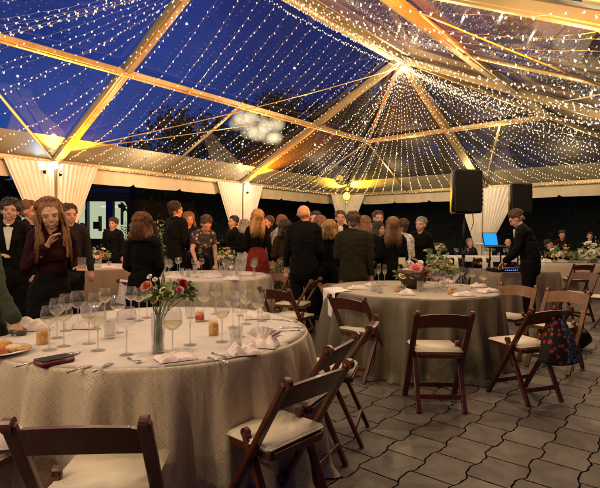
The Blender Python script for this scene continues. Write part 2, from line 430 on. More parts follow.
for fn, a, b, ap in ((f0, 0, 1, 1), (f1, 0, 1, 1), (fh, 0, 2, 1)):
    tri_clear(fn, a, b, ap); tri_band(fn, a, b, ap, -.012, SB); tri_band(fn, a, b, ap, SR-.01, .999, 'ridge_border')
# valance with inverted notches
def valance(p, q, drop=.40, panels=4):
    p = V(p); q = V(q); n = 26*panels
    nrm = (q-p).normalized().cross(V((0,0,1)))
    bm = nb(); rows = [[], [], []]
    for k in range(n+1):
        t = k/n; f = ((t-.146)*panels) % 1.0; d = min(f, 1-f)      # distance to nearest notch
        zz = HE-.02-drop + (.075*max(0, 1-d/.045) if 0 < k < n else 0) - .012*sin(pi*f)
        c = p.lerp(q, t); wob = .014*sin(k*.9)+.01*sin(k*.37+2)
        rows[0].append(V((c.x, c.y, HE+.05))); rows[1].append(V((c.x, c.y, HE-.2))+nrm*wob*.5); rows[2].append(V((c.x, c.y, zz))+nrm*wob)
    quadstrip(bm, rows); o = obj('valance', bm, M['vinyl'], T, True)
    return o
for i in range(NI):
    o = valance(W(i, 0, 0)-B2*.09, W(i+1, 0, 0)-B2*.09)
    o = valance(W(i, 2, 0)+B2*.09, W(i+1, 2, 0)+B2*.09)
for j in (0, 1): valance(W(0, j, 0)+A2*.09, W(0, j+1, 0)+A2*.09)
# ------------------------------------------------------------------ string lights
SAG = .42
def light_string(p, q, label, group, sag=SAG, step=.125):
    p = V(p); q = V(q); L = (q-p).length; n = max(6, int(L/.5)); sg = sag*L/6.2*random.uniform(.72,1.28)
    f = lambda t: p.lerp(q, t)-V((0,0,sg*4*t*(1-t)))
    # wire and bulbs are one connected tube that swells at every bulb
    m = int(L/step); off = random.random(); bm = nb(); pts, rs, isb = [f(0)], [.0018], [False]
    dd = (q-p).normalized()
    for k in range(m):
        t = min(.995, max(.005, (k+off+random.uniform(-.12,.12))/m)); c = f(t)
        o_ = V((random.uniform(-.012,.012), random.uniform(-.012,.012), random.choice((-.03, -.022, .016)))); r_ = random.uniform(.0068, .0104)
        for dt, r, oo, fl in ((-.9, .0018, .15, True), (-.35, r_, 1, True), (.35, r_, 1, True), (.9, .0018, .15, False)):
            pts.append(c+dd*r_*1.3*dt+o_*oo); rs.append(r); isb.append(fl)
    pts.append(f(1)); rs.append(.0018); isb.append(False)
    x, y, _ = basis(dd); ns = 5; rings = [[bm.verts.new(c+(x*cos(2*pi*a/ns)+y*sin(2*pi*a/ns))*r) for a in range(ns)] for c, r in zip(pts, rs)]
    for a, b_, fl in zip(rings, rings[1:], isb):
        for k in range(ns):
            fc = bm.faces.new((a[k], a[(k+1)%ns], b_[(k+1)%ns], b_[k])); fc.material_index = 1 if fl else 0
    o = obj('light_string', bm, [M['wire'], M['bulb']], None, True); tag(o, label, 'string light', group)
    return o
g1 = 'light strings sagging from ridge to left eave'
for k in range(15):
    u = 1.03+(k+.5)/15*.94
    light_string(SL(u, .97, -.2), SL(u+.02, .03, -.02), 'string of tiny warm bulbs sagging from ridge to left eave over the blue sky', g1)
g2 = 'light strings fanning out to the left eave from the ridge above the left rafter'
for k in range(19):
    u = 2.06+k*.125
    light_string(SL(2, .97, -.22), SL(u, .03, -.02), 'string of tiny warm bulbs fanning out left from the ridge above the left rafter', g2, .45)
g3 = 'light strings from the peak to the left eave near the far corner'
for k in range(13):
    light_string(W(1,1,HR-.22), SL(.07+k/13*.9, .02, -.02), 'string of tiny warm bulbs from the peak to the eave left of the far corner', g3, .4)
g4 = 'light strings from the peak to the far eave'
for k in range(27):
    light_string(W(1,1,HR-.22), SH(.04+k/27*1.93, .02, -.02), 'string of tiny warm bulbs radiating from the peak down to the far eave', g4, .4)
g5 = 'light strings from the peak over the right slope'
for k in range(22):
    light_string(W(1,1,HR-.2), SL(.1+k/22*1.5, .05, -.02, 1), 'string of tiny warm bulbs fanning from the peak across the right slope', g5, .4, .13)
g6 = 'light strings from ridge to right eave'
for k in range(18):
    u = 1.04+(k+.5)/26*1.5
    light_string(SL(u, .97, -.18, 1), SL(u+.02, .04, -.02, 1), 'string of tiny warm bulbs sagging from ridge to right eave near the orange beam', g6, .4, .13)
g7 = 'light strings running along the eaves'
def along(p, q, lab): light_string(p, q, lab, g7, .03, .1)
for i in range(4): along(W(i,0,HE-.02)+B2*.1, W(i+1,0,HE-.02)+B2*.1, 'string of tiny bulbs running level along the left eave above the valance')
for j in (0,1): along(W(0,j,HE-.02)-A2*.1, W(0,j+1,HE-.02)-A2*.1, 'string of tiny bulbs running level along the far eave above the valance')
g8 = 'light strings wound along the ridge'
for i in (1,2,3):
    for s in (-1,1): light_string(W(i,1,HR-.2)+B2*.1*s, W(i+1,1,HR-.2)+B2*.1*s, 'string of tiny bulbs bunched along the ridge beam', g8, .12, .06)

# lamps on the posts (amber up-lights) with the real light they give
def post_lamp(loc, label, lens, aim, col, power, cone=70, r=.05):
    e = empty('flood_lamp', loc); tag(e, label, 'lamp')
    e.scale = (.62,.62,.62); aim = (V(aim)-V(loc)).normalized(); R = aim.to_track_quat('Z', 'Y').to_matrix().to_4x4()
    bm = nb(); lathe(bm, [(0,-.13),(.03,-.13),(.045,-.10),(.06,-.02),(.066,.02),(.06,.02),(.05,-.01)], 18); bmesh.ops.transform(bm, matrix=R, verts=bm.verts)
    obj('housing', bm, M['black'], e, True)
    bm = nb(); lathe(bm, [(.055,.0),(.052,.02),(.035,.035),(0,.042)], 18); bmesh.ops.transform(bm, matrix=R, verts=bm.verts)
    obj('lens', bm, M[lens], e, True)
    bm = nb(); bar(bm, (0,0,0), (0,0,.12), .015, .03); obj('bracket', bm, M['black'], e)
    l = bpy.data.lights.new('lamp_beam', 'SPOT'); l.energy = power; l.color = col; l.spot_size = radians(cone); l.spot_blend = .8; l.shadow_soft_size = .05
    lo = bpy.data.objects.new('lamp_beam', l); C.objects.link(lo); lo.parent = e; lo.location = aim*.07
    lo.rotation_euler = (-aim).to_track_quat('Z', 'Y').to_euler()
    return e
OR = (1,.27,.004)
def bare_bulb(loc, label, lens, col, power, r=.05, spread=None):
    e = empty('bulb_lamp', loc); tag(e, label, 'lamp')
    bm = nb(); ell(bm, (0,0,0), (r,r,r*1.1), sub=3); obj('globe', bm, M[lens], e, True)
    bm = nb(); lathe(bm, [(0,.10),(.025,.10),(.03,.05),(.02,r*.8)], 12); obj('socket', bm, M['black'], e, True)
    l = bpy.data.lights.new('bulb_glow', 'POINT'); l.energy = power; l.color = col; l.shadow_soft_size = r
    lo = bpy.data.objects.new('bulb_glow', l); C.objects.link(lo); lo.parent = e; lo.location = (0,0,0)
    return e
inn = B2*.22
post_lamp(W(2,0,HE-.30)+B2*.34, 'amber flood lamp on the left post shining up the rafter', 'amber', SL(2,.22,.1), OR, 4500, 100)
post_lamp(W(1,0,HE-.30)+B2*.34, 'amber flood lamp on the middle post shining up the rafter', 'amber', SL(1,.22,.1), OR, 4500, 100)
bare_bulb(atd(54.5,165,(W(2,0)+inn).y-.15), 'round warm white bulb glowing at the top of the left post', 'warmlens', (1,.66,.3), 55, .075)
bare_bulb(atd(247.5,185,(W(1,0)+inn).y-.15), 'round warm white bulb glowing at the top of the middle post', 'warmlens', (1,.66,.3), 55, .075)
bare_bulb(atd(341,183.5,19.4), 'upper of two bright yellow lamps at the far corner post', 'amber', (1,.60,.05), 900, .12)
bare_bulb(atd(346.5,196,19.3), 'lower of two bright yellow lamps at the far corner post', 'amber', (1,.60,.05), 700, .135)
post_lamp(W(0,0,HE-.35)+B2*.35-A2*.35, 'amber flood lamp at the far corner post shining up the thin corner rafter', 'amber', W(.3,.3,HE+.75), (1,.55,.03), 1600, 100)
post_lamp(W(2,2,HE-.1)-inn, 'amber flood lamp on the near right post under the orange beam', 'amber', SL(2,.5,.0,1), OR, 3200, 110)
post_lamp(W(2.0,0,HE-.25)+B2*.18-A2*.3, 'cool white lamp beside the left post lighting the valance', 'warmlens', W(2.1,0,HE+.6)+B2*.3, (.30,.55,1), 16, 110)

# warm glow of the light strings: added point lights standing in for the bulbs
def glow(loc, power, r=.014, col=(1,.735,.45)):
    l = bpy.data.lights.new('string_and_fill_glow', 'POINT'); l.energy = power*GLOW; l.color = col; l.shadow_soft_size = r
    o = bpy.data.objects.new('string_and_fill_glow', l); C.objects.link(o); o.location = loc
GLOW = 1.05
rg_ = random.Random(4)
for i0, i1, sd, n_, w_ in ((1,3.6,0,14,1.0),(1,3.2,1,13,1.15)):
    for k in range(n_):
        u = i0+(i1-i0)*(k+.5)/n_; s_ = (.25,.8,.5)[k % 3]+rg_.uniform(-.08,.08)
        glow(SL(u, s_, -.40-1.4*s_*(1-s_), sd), 52*w_)
glow(W(1,1,HR-.4), 80); glow(W(1.15,1,HR-.45), 60)
for j, s_ in ((.55,.3),(.8,.55),(1.0,.25),(1.25,.55),(1.5,.3)): glow(SH(j, s_, -.45), 46)
for u, s_, sd in ((3.5,.8,1),(3.8,.45,0),(3.3,.45,1),(3.75,.5,1),(4.0,.9,0),(3.55,.25,1)): glow(SL(u, s_, -.75, sd), 100)  # added front fill above and behind the camera, brightens table skirts and chair backs
glow(SL(.7,.35,-.45), 40); glow(SL(.75,.4,-.45,1), 46)
# blurred light reflected in the clear roof, put in as soft glowing spheres
g = empty('reflected_glow', V((0,0,0))); tag(g, 'blurred warm light reflected in the clear roof, shaped as overlapping glowing spheres', 'reflection')
t = NT('soft_reflected_glow'); lw = t.n('ShaderNodeLayerWeight', {0: .5}); fz = t.m_('POWER', t.m_('SUBTRACT', 1.0, lw.outputs[1]).outputs[0], 1.6)
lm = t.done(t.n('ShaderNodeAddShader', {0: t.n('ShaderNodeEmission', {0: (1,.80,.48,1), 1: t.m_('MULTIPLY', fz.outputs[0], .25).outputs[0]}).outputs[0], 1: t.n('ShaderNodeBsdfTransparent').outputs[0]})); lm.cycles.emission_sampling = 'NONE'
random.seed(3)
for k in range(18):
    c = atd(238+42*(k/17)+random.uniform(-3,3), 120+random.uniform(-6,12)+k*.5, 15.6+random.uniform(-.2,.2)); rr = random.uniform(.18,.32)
    bm = nb(); ell(bm, c, (rr,rr,rr*.9), sub=4); obj('reflected_glow_sphere', bm, lm, g, True)

# ------------------------------------------------------------------ curtains tied back to the posts
def curtain(c, ax, wl, wr, label, ztop=HE-.06, ztie=1.05, rz=.27, off=None):
    """one gathered pair on a post: c foot of the post, ax direction along the wall"""
    e = empty('curtain', c); tag(e, label, 'curtain')
    nrm = V((0,0,1)).cross(ax)
    if off is not None: nrm = off
    for sgn, wd in ((-1, wl), (1, wr)):
        bm = nb(); rows = []; npl = 9
        for a in range(23):
            z = ztop*(1-a/22)+.01
            if z > ztie: k = (z-ztie)/(ztop-ztie); w = rz+(wd-rz)*k**1.0
            else: k = (ztie-z)/ztie; w = rz*(1+.5*k); 
            row = []
            for q in range(npl*8+1):
                t = q/(npl*8); ph = t*npl*2*pi+sgn
                amp = .022+.02*(z/ztop)
                y = sin(ph)*amp+.02*sin(t*7+z*2)
                row.append(ax*(sgn*(.02+w*t))+nrm*(y+.10)+V((0,0,z)))
            rows.append(row)
        quadstrip(bm, rows); obj('drape', bm, M['curtain'], e, True)
    bm = nb(); lathe(bm, [(rz*.9,-.03),(rz*1.0,0),(rz*.9,.03)], 20); bmesh.ops.scale(bm, vec=(1,1,1), verts=bm.verts); 
    bmesh.ops.transform(bm, matrix=Matrix.Translation(V((0,0,ztie))+nrm*.08), verts=bm.verts)
    obj('tie_back', bm, M['whitecloth'], e, True)
    return e
curtain(W(2,0), A2, 1.05, .95, 'white sheer curtain gathered on the left post behind the long haired woman', off=B2)
curtain(W(1,0), A2, 1.0, .85, 'white sheer curtain gathered on the middle post left of the bald man', off=B2)
e = empty('curtain', W(0,0)); tag(e, 'white sheer curtain gathered at the far corner post under the two yellow lamps', 'curtain')
for ax, nr in ((-A2, B2), (B2, -A2)):
    bm = nb(); rows = []
    for a in range(23):
        z = (HE-.06)*(1-a/22)+.01; k = max(0, (z-1.2)/(HE-1.26)); w = .26+.76*k**1.0; row = []
        for q in range(65):
            t = q/64; row.append(ax*(.03+w*t)+nr*(.1+sin(t*8*2*pi)*(.02+.02*k))+V((0,0,z)))
        rows.append(row)
    quadstrip(bm, rows); obj('drape', bm, M['curtain'], e, True)
curtain(W(0,1), B2, .95, 1.2, 'white sheer curtain gathered on the far post behind the black loudspeakers', off=-A2)

# ------------------------------------------------------------------ outside: hedge, trees, lit building
leafm = mat('dark_leaves', (.022,.040,.018), .8, 0, .5, 1.5)
leafp = mat('pale_leaves', (.16,.22,.13), .6, 0, .4, 3)
bark = mat('bark', (.06,.045,.03), .9, 0, .3, 6, .5)
def leaves(bm, c, rad, n, size, squash=1.0, rnd=random):
    c = V(c)
    for _ in range(n):
        d = V((rnd.gauss(0,1), rnd.gauss(0,1), rnd.gauss(0,1))).normalized()*(rnd.random()**.5)
        p = c+V((d.x*rad, d.y*rad, d.z*rad*squash)); s = size*rnd.uniform(.6,1.4)
        a = V((rnd.gauss(0,1), rnd.gauss(0,1), rnd.gauss(0,1))).normalized(); b = a.orthogonal().normalized()
        bm.faces.new([bm.verts.new(p-a*s), bm.verts.new(p+b*s*.45), bm.verts.new(p+a*s), bm.verts.new(p-b*s*.45)])
def tree(loc, h, rad, label, seed, n=26):
    r = random.Random(seed); e = empty('tree', loc); tag(e, label, 'tree', 'trees beyond the tent')
    bm = nb(); tips = []
    tube(bm, [(0,0,0),(r.uniform(-.2,.2),r.uniform(-.2,.2),h*.3),(r.uniform(-.4,.4),r.uniform(-.4,.4),h*.7)], [.28,.2,.08], 8)
    for k in range(9):
        a = r.uniform(0,6.28); z0 = h*r.uniform(.25,.6); L = rad*r.uniform(.5,.9)
        t = V((cos(a)*L, sin(a)*L, z0+h*r.uniform(.1,.3))); tube(bm, [(0,0,z0), t*.5+V((0,0,z0*.5)), t], [.09,.06,.02], 5); tips.append(t)
    obj('trunk', bm, bark, e)
    bm = nb()
    for k in range(n):
        a = r.uniform(0,6.28); L = rad*r.random()**.6*.85; z = h*r.uniform(.35,.95); L *= 1.15-abs(z/h-.6)*1.4
        leaves(bm, (cos(a)*L, sin(a)*L, z), rad*r.uniform(.26,.46), 130, .20, .75, r)
    obj('crown', bm, leafm, e)
spots = [(-14.5,20,5.2,3.0,'low round dark tree seen over the left eave'),(-5.5,25,7,3.4,'dark tree seen over the left eave between two posts'),(-1.5,28,8.8,3.8,'tall dark tree behind the blurred light reflected in the roof'),
         (3.5,28,10.5,3.8,'tall dark tree straight behind the far corner'),(7.5,26,11,4.0,'tall dark tree behind the peak of the tent'),(12.5,22,12,4.4,'tall dark tree behind the pale far rafter'),(17,18.5,12,4.6,'tall dark tree behind the black loudspeakers'),
         (20,13,12,4.6,'tall dark tree at the right edge behind the flower table'),(19.5,6.5,11,4.2,'tall dark tree to the right outside the tent')]
for k, (x, y, h, r_, l) in enumerate(spots): tree((x,y,0), h, r_, l, 50+k)
def hedge(p, q, h, th, label, seed):
    r = random.Random(seed); p = V(p); q = V(q); L = (q-p).length; e = empty('hedge', p); tag(e, label, 'hedge')
    bm = nb(); d = (q-p).normalized(); nrm = V((0,0,1)).cross(d)
    for k in range(int(L*170)):
        t = r.random()*L; z = h*(r.random()**.8)*(1+.06*sin(t*1.3)); s = r.uniform(.07,.14)
        c = d*t+nrm*(r.uniform(-.5,.5)*th)+V((0,0,z)); a = V((r.gauss(0,1),r.gauss(0,1),r.gauss(0,1))).normalized(); b = a.orthogonal().normalized()
        bm.faces.new([bm.verts.new(c-a*s), bm.verts.new(c+b*s*.5), bm.verts.new(c+a*s), bm.verts.new(c-b*s*.5)])
    obj('foliage', bm, leafm, e)
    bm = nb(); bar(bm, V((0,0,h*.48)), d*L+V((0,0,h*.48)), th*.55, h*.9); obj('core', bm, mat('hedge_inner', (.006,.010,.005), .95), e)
hedge(W(1.33,-.55), W(-.6,-.55), 3.3, .8, 'tall dark clipped hedge outside behind the standing guests', 5)
hedge(W(-.6,-.5), W(-.6,3.2), 3.3, .8, 'tall dark clipped hedge outside behind the far tables', 6)
# pale leafy shrub
for k, (px, py) in enumerate(((159,232),(127,236))):
    r = random.Random(90+k); c = atd(px, py, 14.2); e = empty('shrub', (c.x, c.y, 0)); tag(e, ['pale leafy shrub catching light behind the brown haired woman','small pale leafy shrub in front of the lit windows'][k], 'shrub')
    bm = nb(); leaves(bm, (0,0,c.z-.1), .42, 150, .05, 1.2, r); obj('foliage', bm, leafp, e)
    bm = nb(); 
    for q in range(6): tube(bm, [(0,0,0),(r.uniform(-.2,.2),r.uniform(-.2,.2),c.z-.1)], .012, 5)
    obj('stem', bm, bark, e)
tp = []
# building with lit windows beyond the left wall
bl = empty('office_building', (0,0,0)); tag(bl, 'dark building with greenish lit windows and blue frames beyond the left wall', 'building')
blue = mat('blue_frame_paint', (.03,.05,.30), .4); wallm = mat('dark_facade', (.05,.05,.055), .8)
room = emit('lit_room_glow', (.80,.87,.55), .75); roomd = emit('lit_room_ceiling_strip', (.8,.9,.65), 1.2)
Y = 22.0
def R_(px0, px1, z0, z1, y=Y): # rectangle -> x range
    return (px0-300)/F*y, (px1-300)/F*y, z0, z1
def slab(name, x0, x1, z0, z1, y0, y1, m, par):
    bm = nb(); box(bm, ((x0+x1)/2, (y0+y1)/2, (z0+z1)/2), (abs(x1-x0), abs(y1-y0), z1-z0)); return obj(name, bm, m, par)
x0, x1, _, _ = R_(-70, 150, 0, 0)
xs = [R_(a, b, 0, 0)[:2] for a, b in ((76,85.5),(87,106),(112.5,127),(-60,-5),(0,70))]
zb, zt = 1.05, 2.75
slab('wall', x0, x1, 0, zb, Y, Y+.3, wallm, bl); slab('wall', x0, x1, zt, 3.1, Y, Y+.3, wallm, bl)
slab('fascia', x0, x1, 3.1, 3.35, Y-.15, Y+.3, blue, bl); slab('roof', x0-.2, x1+.2, 3.35, 3.6, Y-.5, Y+6, wallm, bl)
slab('room_back_wall', x0, x1, 0, 3.1, Y+5, Y+5.1, room, bl)
prev = x0
for a, b in sorted(xs):
    slab('window_frame', prev, a, zb, zt, Y-.02, Y+.28, blue if prev != x0 else wallm, bl)
    f = slab('window', a+.01, b-.01, zb, zt, Y+.1, Y+.11, M['clear'], bl); prev = b
slab('wall', prev, x1, zb, zt, Y, Y+.3, wallm, bl)
for a, b, z0, z1 in ((79,84,1.5,1.85),(90,95,1.05,1.5),(97,103,1.05,1.4),(115,119,1.05,1.75)):
    xa, xb, _, _ = R_(a, b, 0, 0); slab('shelf_unit', xa, xb, z0, z1, Y+1.5, Y+1.9, wallm, bl)
for a, b, z0, z1 in ((91,92,1.4,2.1),(100.5,104,1.9,2.5),(114,114.6,1.7,2.75),(121,126,1.05,1.35),(77,78,1.1,2.4)):
    xa, xb, _, _ = R_(a, b, 0, 0); slab('office_furniture', xa, xb, z0, z1, Y+.8, Y+1.1, mat('office_grey', (.10,.12,.08), .7), bl)
slab('hanging_strip_light', *R_(78,124,0,0)[:2], 2.6, 2.66, Y+2.5, Y+2.6, roomd, bl)
# ------------------------------------------------------------------ folding chairs
def make_chair(name, label, group, pale=False, loc=(0,0,0), rz=0):
    e = empty(name, loc, rz); tag(e, label, 'chair', group); e.scale = (.98,.98,.965)
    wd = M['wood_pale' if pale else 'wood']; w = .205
    for s in (-1, 1):
        bm = nb(); bar(bm, (s*w, -.255, .785), (s*w, .205, .0), .026, .046, V((1,0,0)) , .006)
        bmesh.ops.create_cone(bm, cap_ends=True, segments=14, radius1=.026, radius2=.026, depth=.027, matrix=Matrix.Translation((s*w,-.255,.783)) @ Matrix.Rotation(pi/2,4,'Y'))
        obj('leg', bm, wd, e)
        bm = nb(); bar(bm, (s*(w-.03), .02, .50), (s*(w-.03), -.215, 0), .024, .04, V((1,0,0)), .006)
        bmesh.ops.create_cone(bm, cap_ends=True, segments=14, radius1=.022, radius2=.022, depth=.0245, matrix=Matrix.Translation((s*(w-.03),.02,.50)) @ Matrix.Rotation(pi/2,4,'Y'))
        obj('leg', bm, wd, e)
    # curved top rail with arched upper edge
    bm = nb(); n = 14; F_, B_ = [], []
    for k in range(n+1):
        t = k/n*2-1; x = t*(w-.012); arch = .022*(1-t*t); bow = -.03*(1-t*t)
        zt = .765+arch-(.012 if abs(t) > .9 else 0); zb_ = .655+arch*.9
        def P(z, th): return V((x, -.255+(.785-z)*.585+bow+th, z))
        F_.append((P(zb_, .011), P(zt, .011))); B_.append((P(zb_, -.011), P(zt, -.011)))
    vf = [[bm.verts.new(p) for p in c] for c in F_]; vb = [[bm.verts.new(p) for p in c] for c in B_]
    for k in range(n):
        a, b, c, d = vf[k], vf[k+1], vb[k], vb[k+1]
        for f in ((a[0],a[1],b[1],b[0]), (c[0],d[0],d[1],c[1]), (a[1],c[1],d[1],b[1]), (a[0],b[0],d[0],c[0])): bm.faces.new(f)
    bm.faces.new((vf[0][0],vb[0][0],vb[0][1],vf[0][1])); bm.faces.new((vf[n][0],vf[n][1],vb[n][1],vb[n][0]))
    bmesh.ops.recalc_face_normals(bm, faces=bm.faces); obj('backrest', bm, wd, e)
    bm = nb(); 
    for s in (-1,1): bar(bm, (s*.165,-.135,.43),(s*.165,.235,.445), .022, .034, V((0,0,1)), .004)
    bar(bm, (-.176,.235,.445),(.176,.235,.445), .022, .034, bev=.004); bar(bm, (-.154,-.135,.43),(.154,-.135,.43), .022, .034, bev=.004)
    obj('seat_frame', bm, wd, e)
    bm = nb(); vs = box(bm, (0,.055,.462), (.375,.385,.028)); bmesh.ops.bevel(bm, geom=list(bm.edges), offset=.012, segments=3, affect='EDGES')
    obj('seat', bm, M['cushion'], e, True)
    for (y, z, hw) in ((.135,.12,w-.01),(-.165,.115,w-.04),(-.10,.52-.0,0)):
        if hw: bm = nb(); bar(bm, (-hw,y,z),(hw,y,z), .018, .038, V((0,0,1)), .004); obj('stretcher', bm, wd, e)
    return e
def face(d): return atan2(-d[0], d[1])     # rotation that turns +y towards d
CH = None
def chair(bx, by, d, label, group, pale=False):
    """bx, by = ground point under the middle of the top rail; d = facing direction"""
    d = V((d[0], d[1], 0)).normalized(); o = V((bx, by, 0))+d*.255
    return make_chair('folding_chair', label, group, pale, o, face(d))
gf = 'folding chairs round the near table'; gs = 'folding chairs round the second table'; gb = 'folding chairs round the left back table'; gr = 'folding chairs by the far tables'
chair(-.675, 1.47, (-.07,1), 'dark wooden folding chair at the bottom left corner, its back towards us', gf)
chair(-1.42, 1.62, (.25,1), 'dark folding chair cut off at bottom left with a white napkin on its seat', gf)
chair(.09, 2.03, (-.74,.67), 'dark wooden folding chair nearest the bottom centre, cream seat towards the near table', gf)
chair(.24, 2.62, (-.9,.44), 'dark folding chair directly behind the bottom centre chair at the near table', gf)
chair(.485, 3.19, (-.97,.24), 'dark folding chair pushed back, third from the bottom centre along the near table', gf)
chair(1.07, 3.58, (.03,1), 'dark folding chair with its back squarely to us in front of the olive cloth table', gs)
chair(1.97, 3.80, (-.35,.94), 'dark folding chair side-on with a patterned tote bag hanging from its back', gs)
chair(.42, 4.42, (.70,.71), 'brown folding chair tucked in at the left front of the olive cloth table', gs)
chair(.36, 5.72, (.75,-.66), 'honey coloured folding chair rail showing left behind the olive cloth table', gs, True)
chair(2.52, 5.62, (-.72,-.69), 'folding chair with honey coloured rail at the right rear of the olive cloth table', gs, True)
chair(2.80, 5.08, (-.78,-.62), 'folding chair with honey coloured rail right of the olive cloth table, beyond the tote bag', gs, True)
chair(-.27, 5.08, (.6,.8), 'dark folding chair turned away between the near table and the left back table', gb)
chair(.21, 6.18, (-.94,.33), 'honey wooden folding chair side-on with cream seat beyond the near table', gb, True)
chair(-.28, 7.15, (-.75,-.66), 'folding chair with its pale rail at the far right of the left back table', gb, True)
chair(5.72, 9.80, (0,1), 'brown folding chair with cream seat in front of the long flower table', gr)
chair(4.55, 7.75, (-.9,-.45), 'folding chair at the right edge behind the olive cloth table', gr)
chair(4.75, 6.95, (-.8,.6), 'dark folding chair cut off at the right edge of the picture', gr)
chair(-3.6, 6.9, (-.2,1), 'dark folding chair behind the woman in black at the small left table', gr)
chair(-2.05, 5.75, (.7,.72), 'dark folding chair with a pale wrap over its back beside the small left table', gr)
for k,(x,y,d) in enumerate(((3.9,12.3,(0,1)),(4.6,12.3,(.05,1)))):
    chair(x, y, d, 'folding chair with pale sash in front of the long far table' , 'chairs with sashes in front of the long far table')

# ------------------------------------------------------------------ round tables with floor length cloths
TH = .76
def cloth_table(cx, cy, R, label, m, seed, nf=15, amp=.05, top=None, lab2=None):
    r = random.Random(seed); e = empty('round_table', (cx, cy, 0)); tag(e, label, 'table', 'round banquet tables')
    bm = nb(); lathe(bm, [(0,.725),(R-.02,.725),(R-.02,.75),(0,.75)], 48); obj('tabletop', bm, M['wood_pale'], e)
    for k in range(4):
        a = pi/4+k*pi/2; bm = nb(); tube(bm, [(cos(a)*R*.6,sin(a)*R*.6,0),(cos(a)*R*.5,sin(a)*R*.5,.725)], .018, 8); obj('leg', bm, M['blackmetal'], e, True)
    me = bmesh.new(); uvl = me.loops.layers.uv.new('UVMap'); N = 240
    ph = [r.uniform(0,2*pi) for _ in range(6)]
    def fold(t): # irregular folds
        u = t*nf+.9*sin(t*3+ph[0])+.6*sin(t*5+ph[1])
        return (.5+.5*sin(u))**1.3*(.75+.25*sin(t*4+ph[2]))+.12*sin(t*nf*2.3+ph[3])
    rows = []; uvr = []
    for q in range(13): # top
        rr = R*(q/12)*.985; rows.append([(rr*cos(2*pi*k/N), rr*sin(2*pi*k/N), TH+.0015*sin(k*.2+q)) for k in range(N)]); uvr.append(None)
    for q in range(26): # rim + skirt
        t = q/25
        if t < .12: a = t/.12*pi/2; rr0 = R-.018+.018*sin(a); z = TH-.018+.018*cos(a); fa = 0
        else: k_ = (t-.12)/.88; z = TH-.018-(TH-.026)*k_; rr0 = R; fa = k_**.55
        row = []
        for k in range(N):
            th = 2*pi*k/N; f = fold(th)
            rr = rr0+.002+fa*(.015+amp*f*(1.0+.5*fa))-fa*.01
            if t > .93: rr += .03*(t-.93)/.07*(1+sin(th*nf*1.7))
            row.append((rr*cos(th), rr*sin(th), z))
        rows.append(row)
    vr = [[me.verts.new(p) for p in row] for row in rows[1:]]; c = me.verts.new((0,0,TH))
    def setuv(f, uvs):
        for l, u in zip(f.loops, uvs): l[uvl].uv = u
    for k in range(N):
        f = me.faces.new((c, vr[0][k], vr[0][(k+1)%N])); setuv(f, [(v.co.x, v.co.y) for v in f.verts]); f.material_index = 1
    for q in range(len(vr)-1):
        for k in range(N):
            k2 = (k+1) % N; f = me.faces.new((vr[q][k], vr[q+1][k], vr[q+1][k2], vr[q][k2]))
            if q < 12: setuv(f, [(v.co.x, v.co.y) for v in f.verts]); f.material_index = 1
            else:
                u0, u1 = 2*pi*k/N*R*1.12, 2*pi*(k+1)/N*R*1.12
                setuv(f, [(u0, vr[q][k].co.z), (u0, vr[q+1][k].co.z), (u1, vr[q+1][k2].co.z), (u1, vr[q][k2].co.z)])
    o = obj('tablecloth', me, [m, top or M['topcloth']], None, True); o.location = (cx, cy, 0)
    tag(o, lab2, 'tablecloth', 'floor length tablecloths on the round tables')
    return e
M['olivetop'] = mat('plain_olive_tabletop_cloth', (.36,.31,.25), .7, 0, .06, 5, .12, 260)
T1 = V((-.83, 2.95, 0)); T2 = V((1.20, 5.25, 0)); T3 = V((-1.30, 6.75, 0)); T4 = V((-3.35, 8.35, 0))
cloth_table(T1.x-.02, T1.y, .90, 'large round table nearest us, laid with wine glasses', M['damask'], 3, 23, .11, lab2='champagne damask cloth with woven fretwork on the nearest round table')
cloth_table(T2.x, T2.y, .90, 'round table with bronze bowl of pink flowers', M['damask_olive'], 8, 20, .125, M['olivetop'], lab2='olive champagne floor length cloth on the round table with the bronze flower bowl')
cloth_table(T3.x, T3.y, .90, 'round table at left back where the woman leans over flowers', M['damask'], 11, 21, .08, lab2='pale champagne cloth on the round table under the leaning woman')
cloth_table(T4.x, T4.y, .80, 'small round table seen between the two women in black', M['taupe'], 14, 15, .05, lab2='plain taupe cloth on the small table between the two women in black')

def box_cloth(name, label, cat, c, ax, L, Wd, H, m, seed, amp=.018):
    """rectangular table with a fitted cloth to the floor"""
    e = empty(name, c); tag(e, label, cat); ax = V(ax).normalized(); ay = V((0,0,1)).cross(ax)
    bm = nb(); bar(bm, -ax*(L/2-.02)+V((0,0,H-.03)), ax*(L/2-.02)+V((0,0,H-.03)), Wd-.04, .03); obj('tabletop', bm, M['wood_pale'], e)
    per = []; n = 40
    for a, b in (((-1,-1),(1,-1)),((1,-1),(1,1)),((1,1),(-1,1)),((-1,1),(-1,-1))):
        for k in range(n): t = k/n; per.append((a[0]+(b[0]-a[0])*t, a[1]+(b[1]-a[1])*t))
    bm = nb(); rows = []
    for q in range(12):
        z = H if q == 0 else H-.01-(H-.02)*(q-1)/10; row = []
        for k, (u, v) in enumerate(per):
            f = amp*(0 if q < 2 else (q/11)**.6)*(1+sin(k*.75+seed)+.5*sin(k*.31))+(.0 if q else -.008)
            s = max(abs(u), abs(v)); row.append(ax*(u*(L/2+f))+ay*(v*(Wd/2+f))+V((0,0,z)))
        row.append(row[0]); rows.append(row)
    R = quadstrip(bm, rows); bm.faces.new([v for v in R[0][:-1]]); bmesh.ops.remove_doubles(bm, verts=bm.verts, dist=1e-5)
    obj('cloth', bm, m, e, True); return e
BX = V((3.15,7.65,0)); u1 = V((-.22,.97,0)).normalized(); u2 = V((.97,.22,0)).normalized()
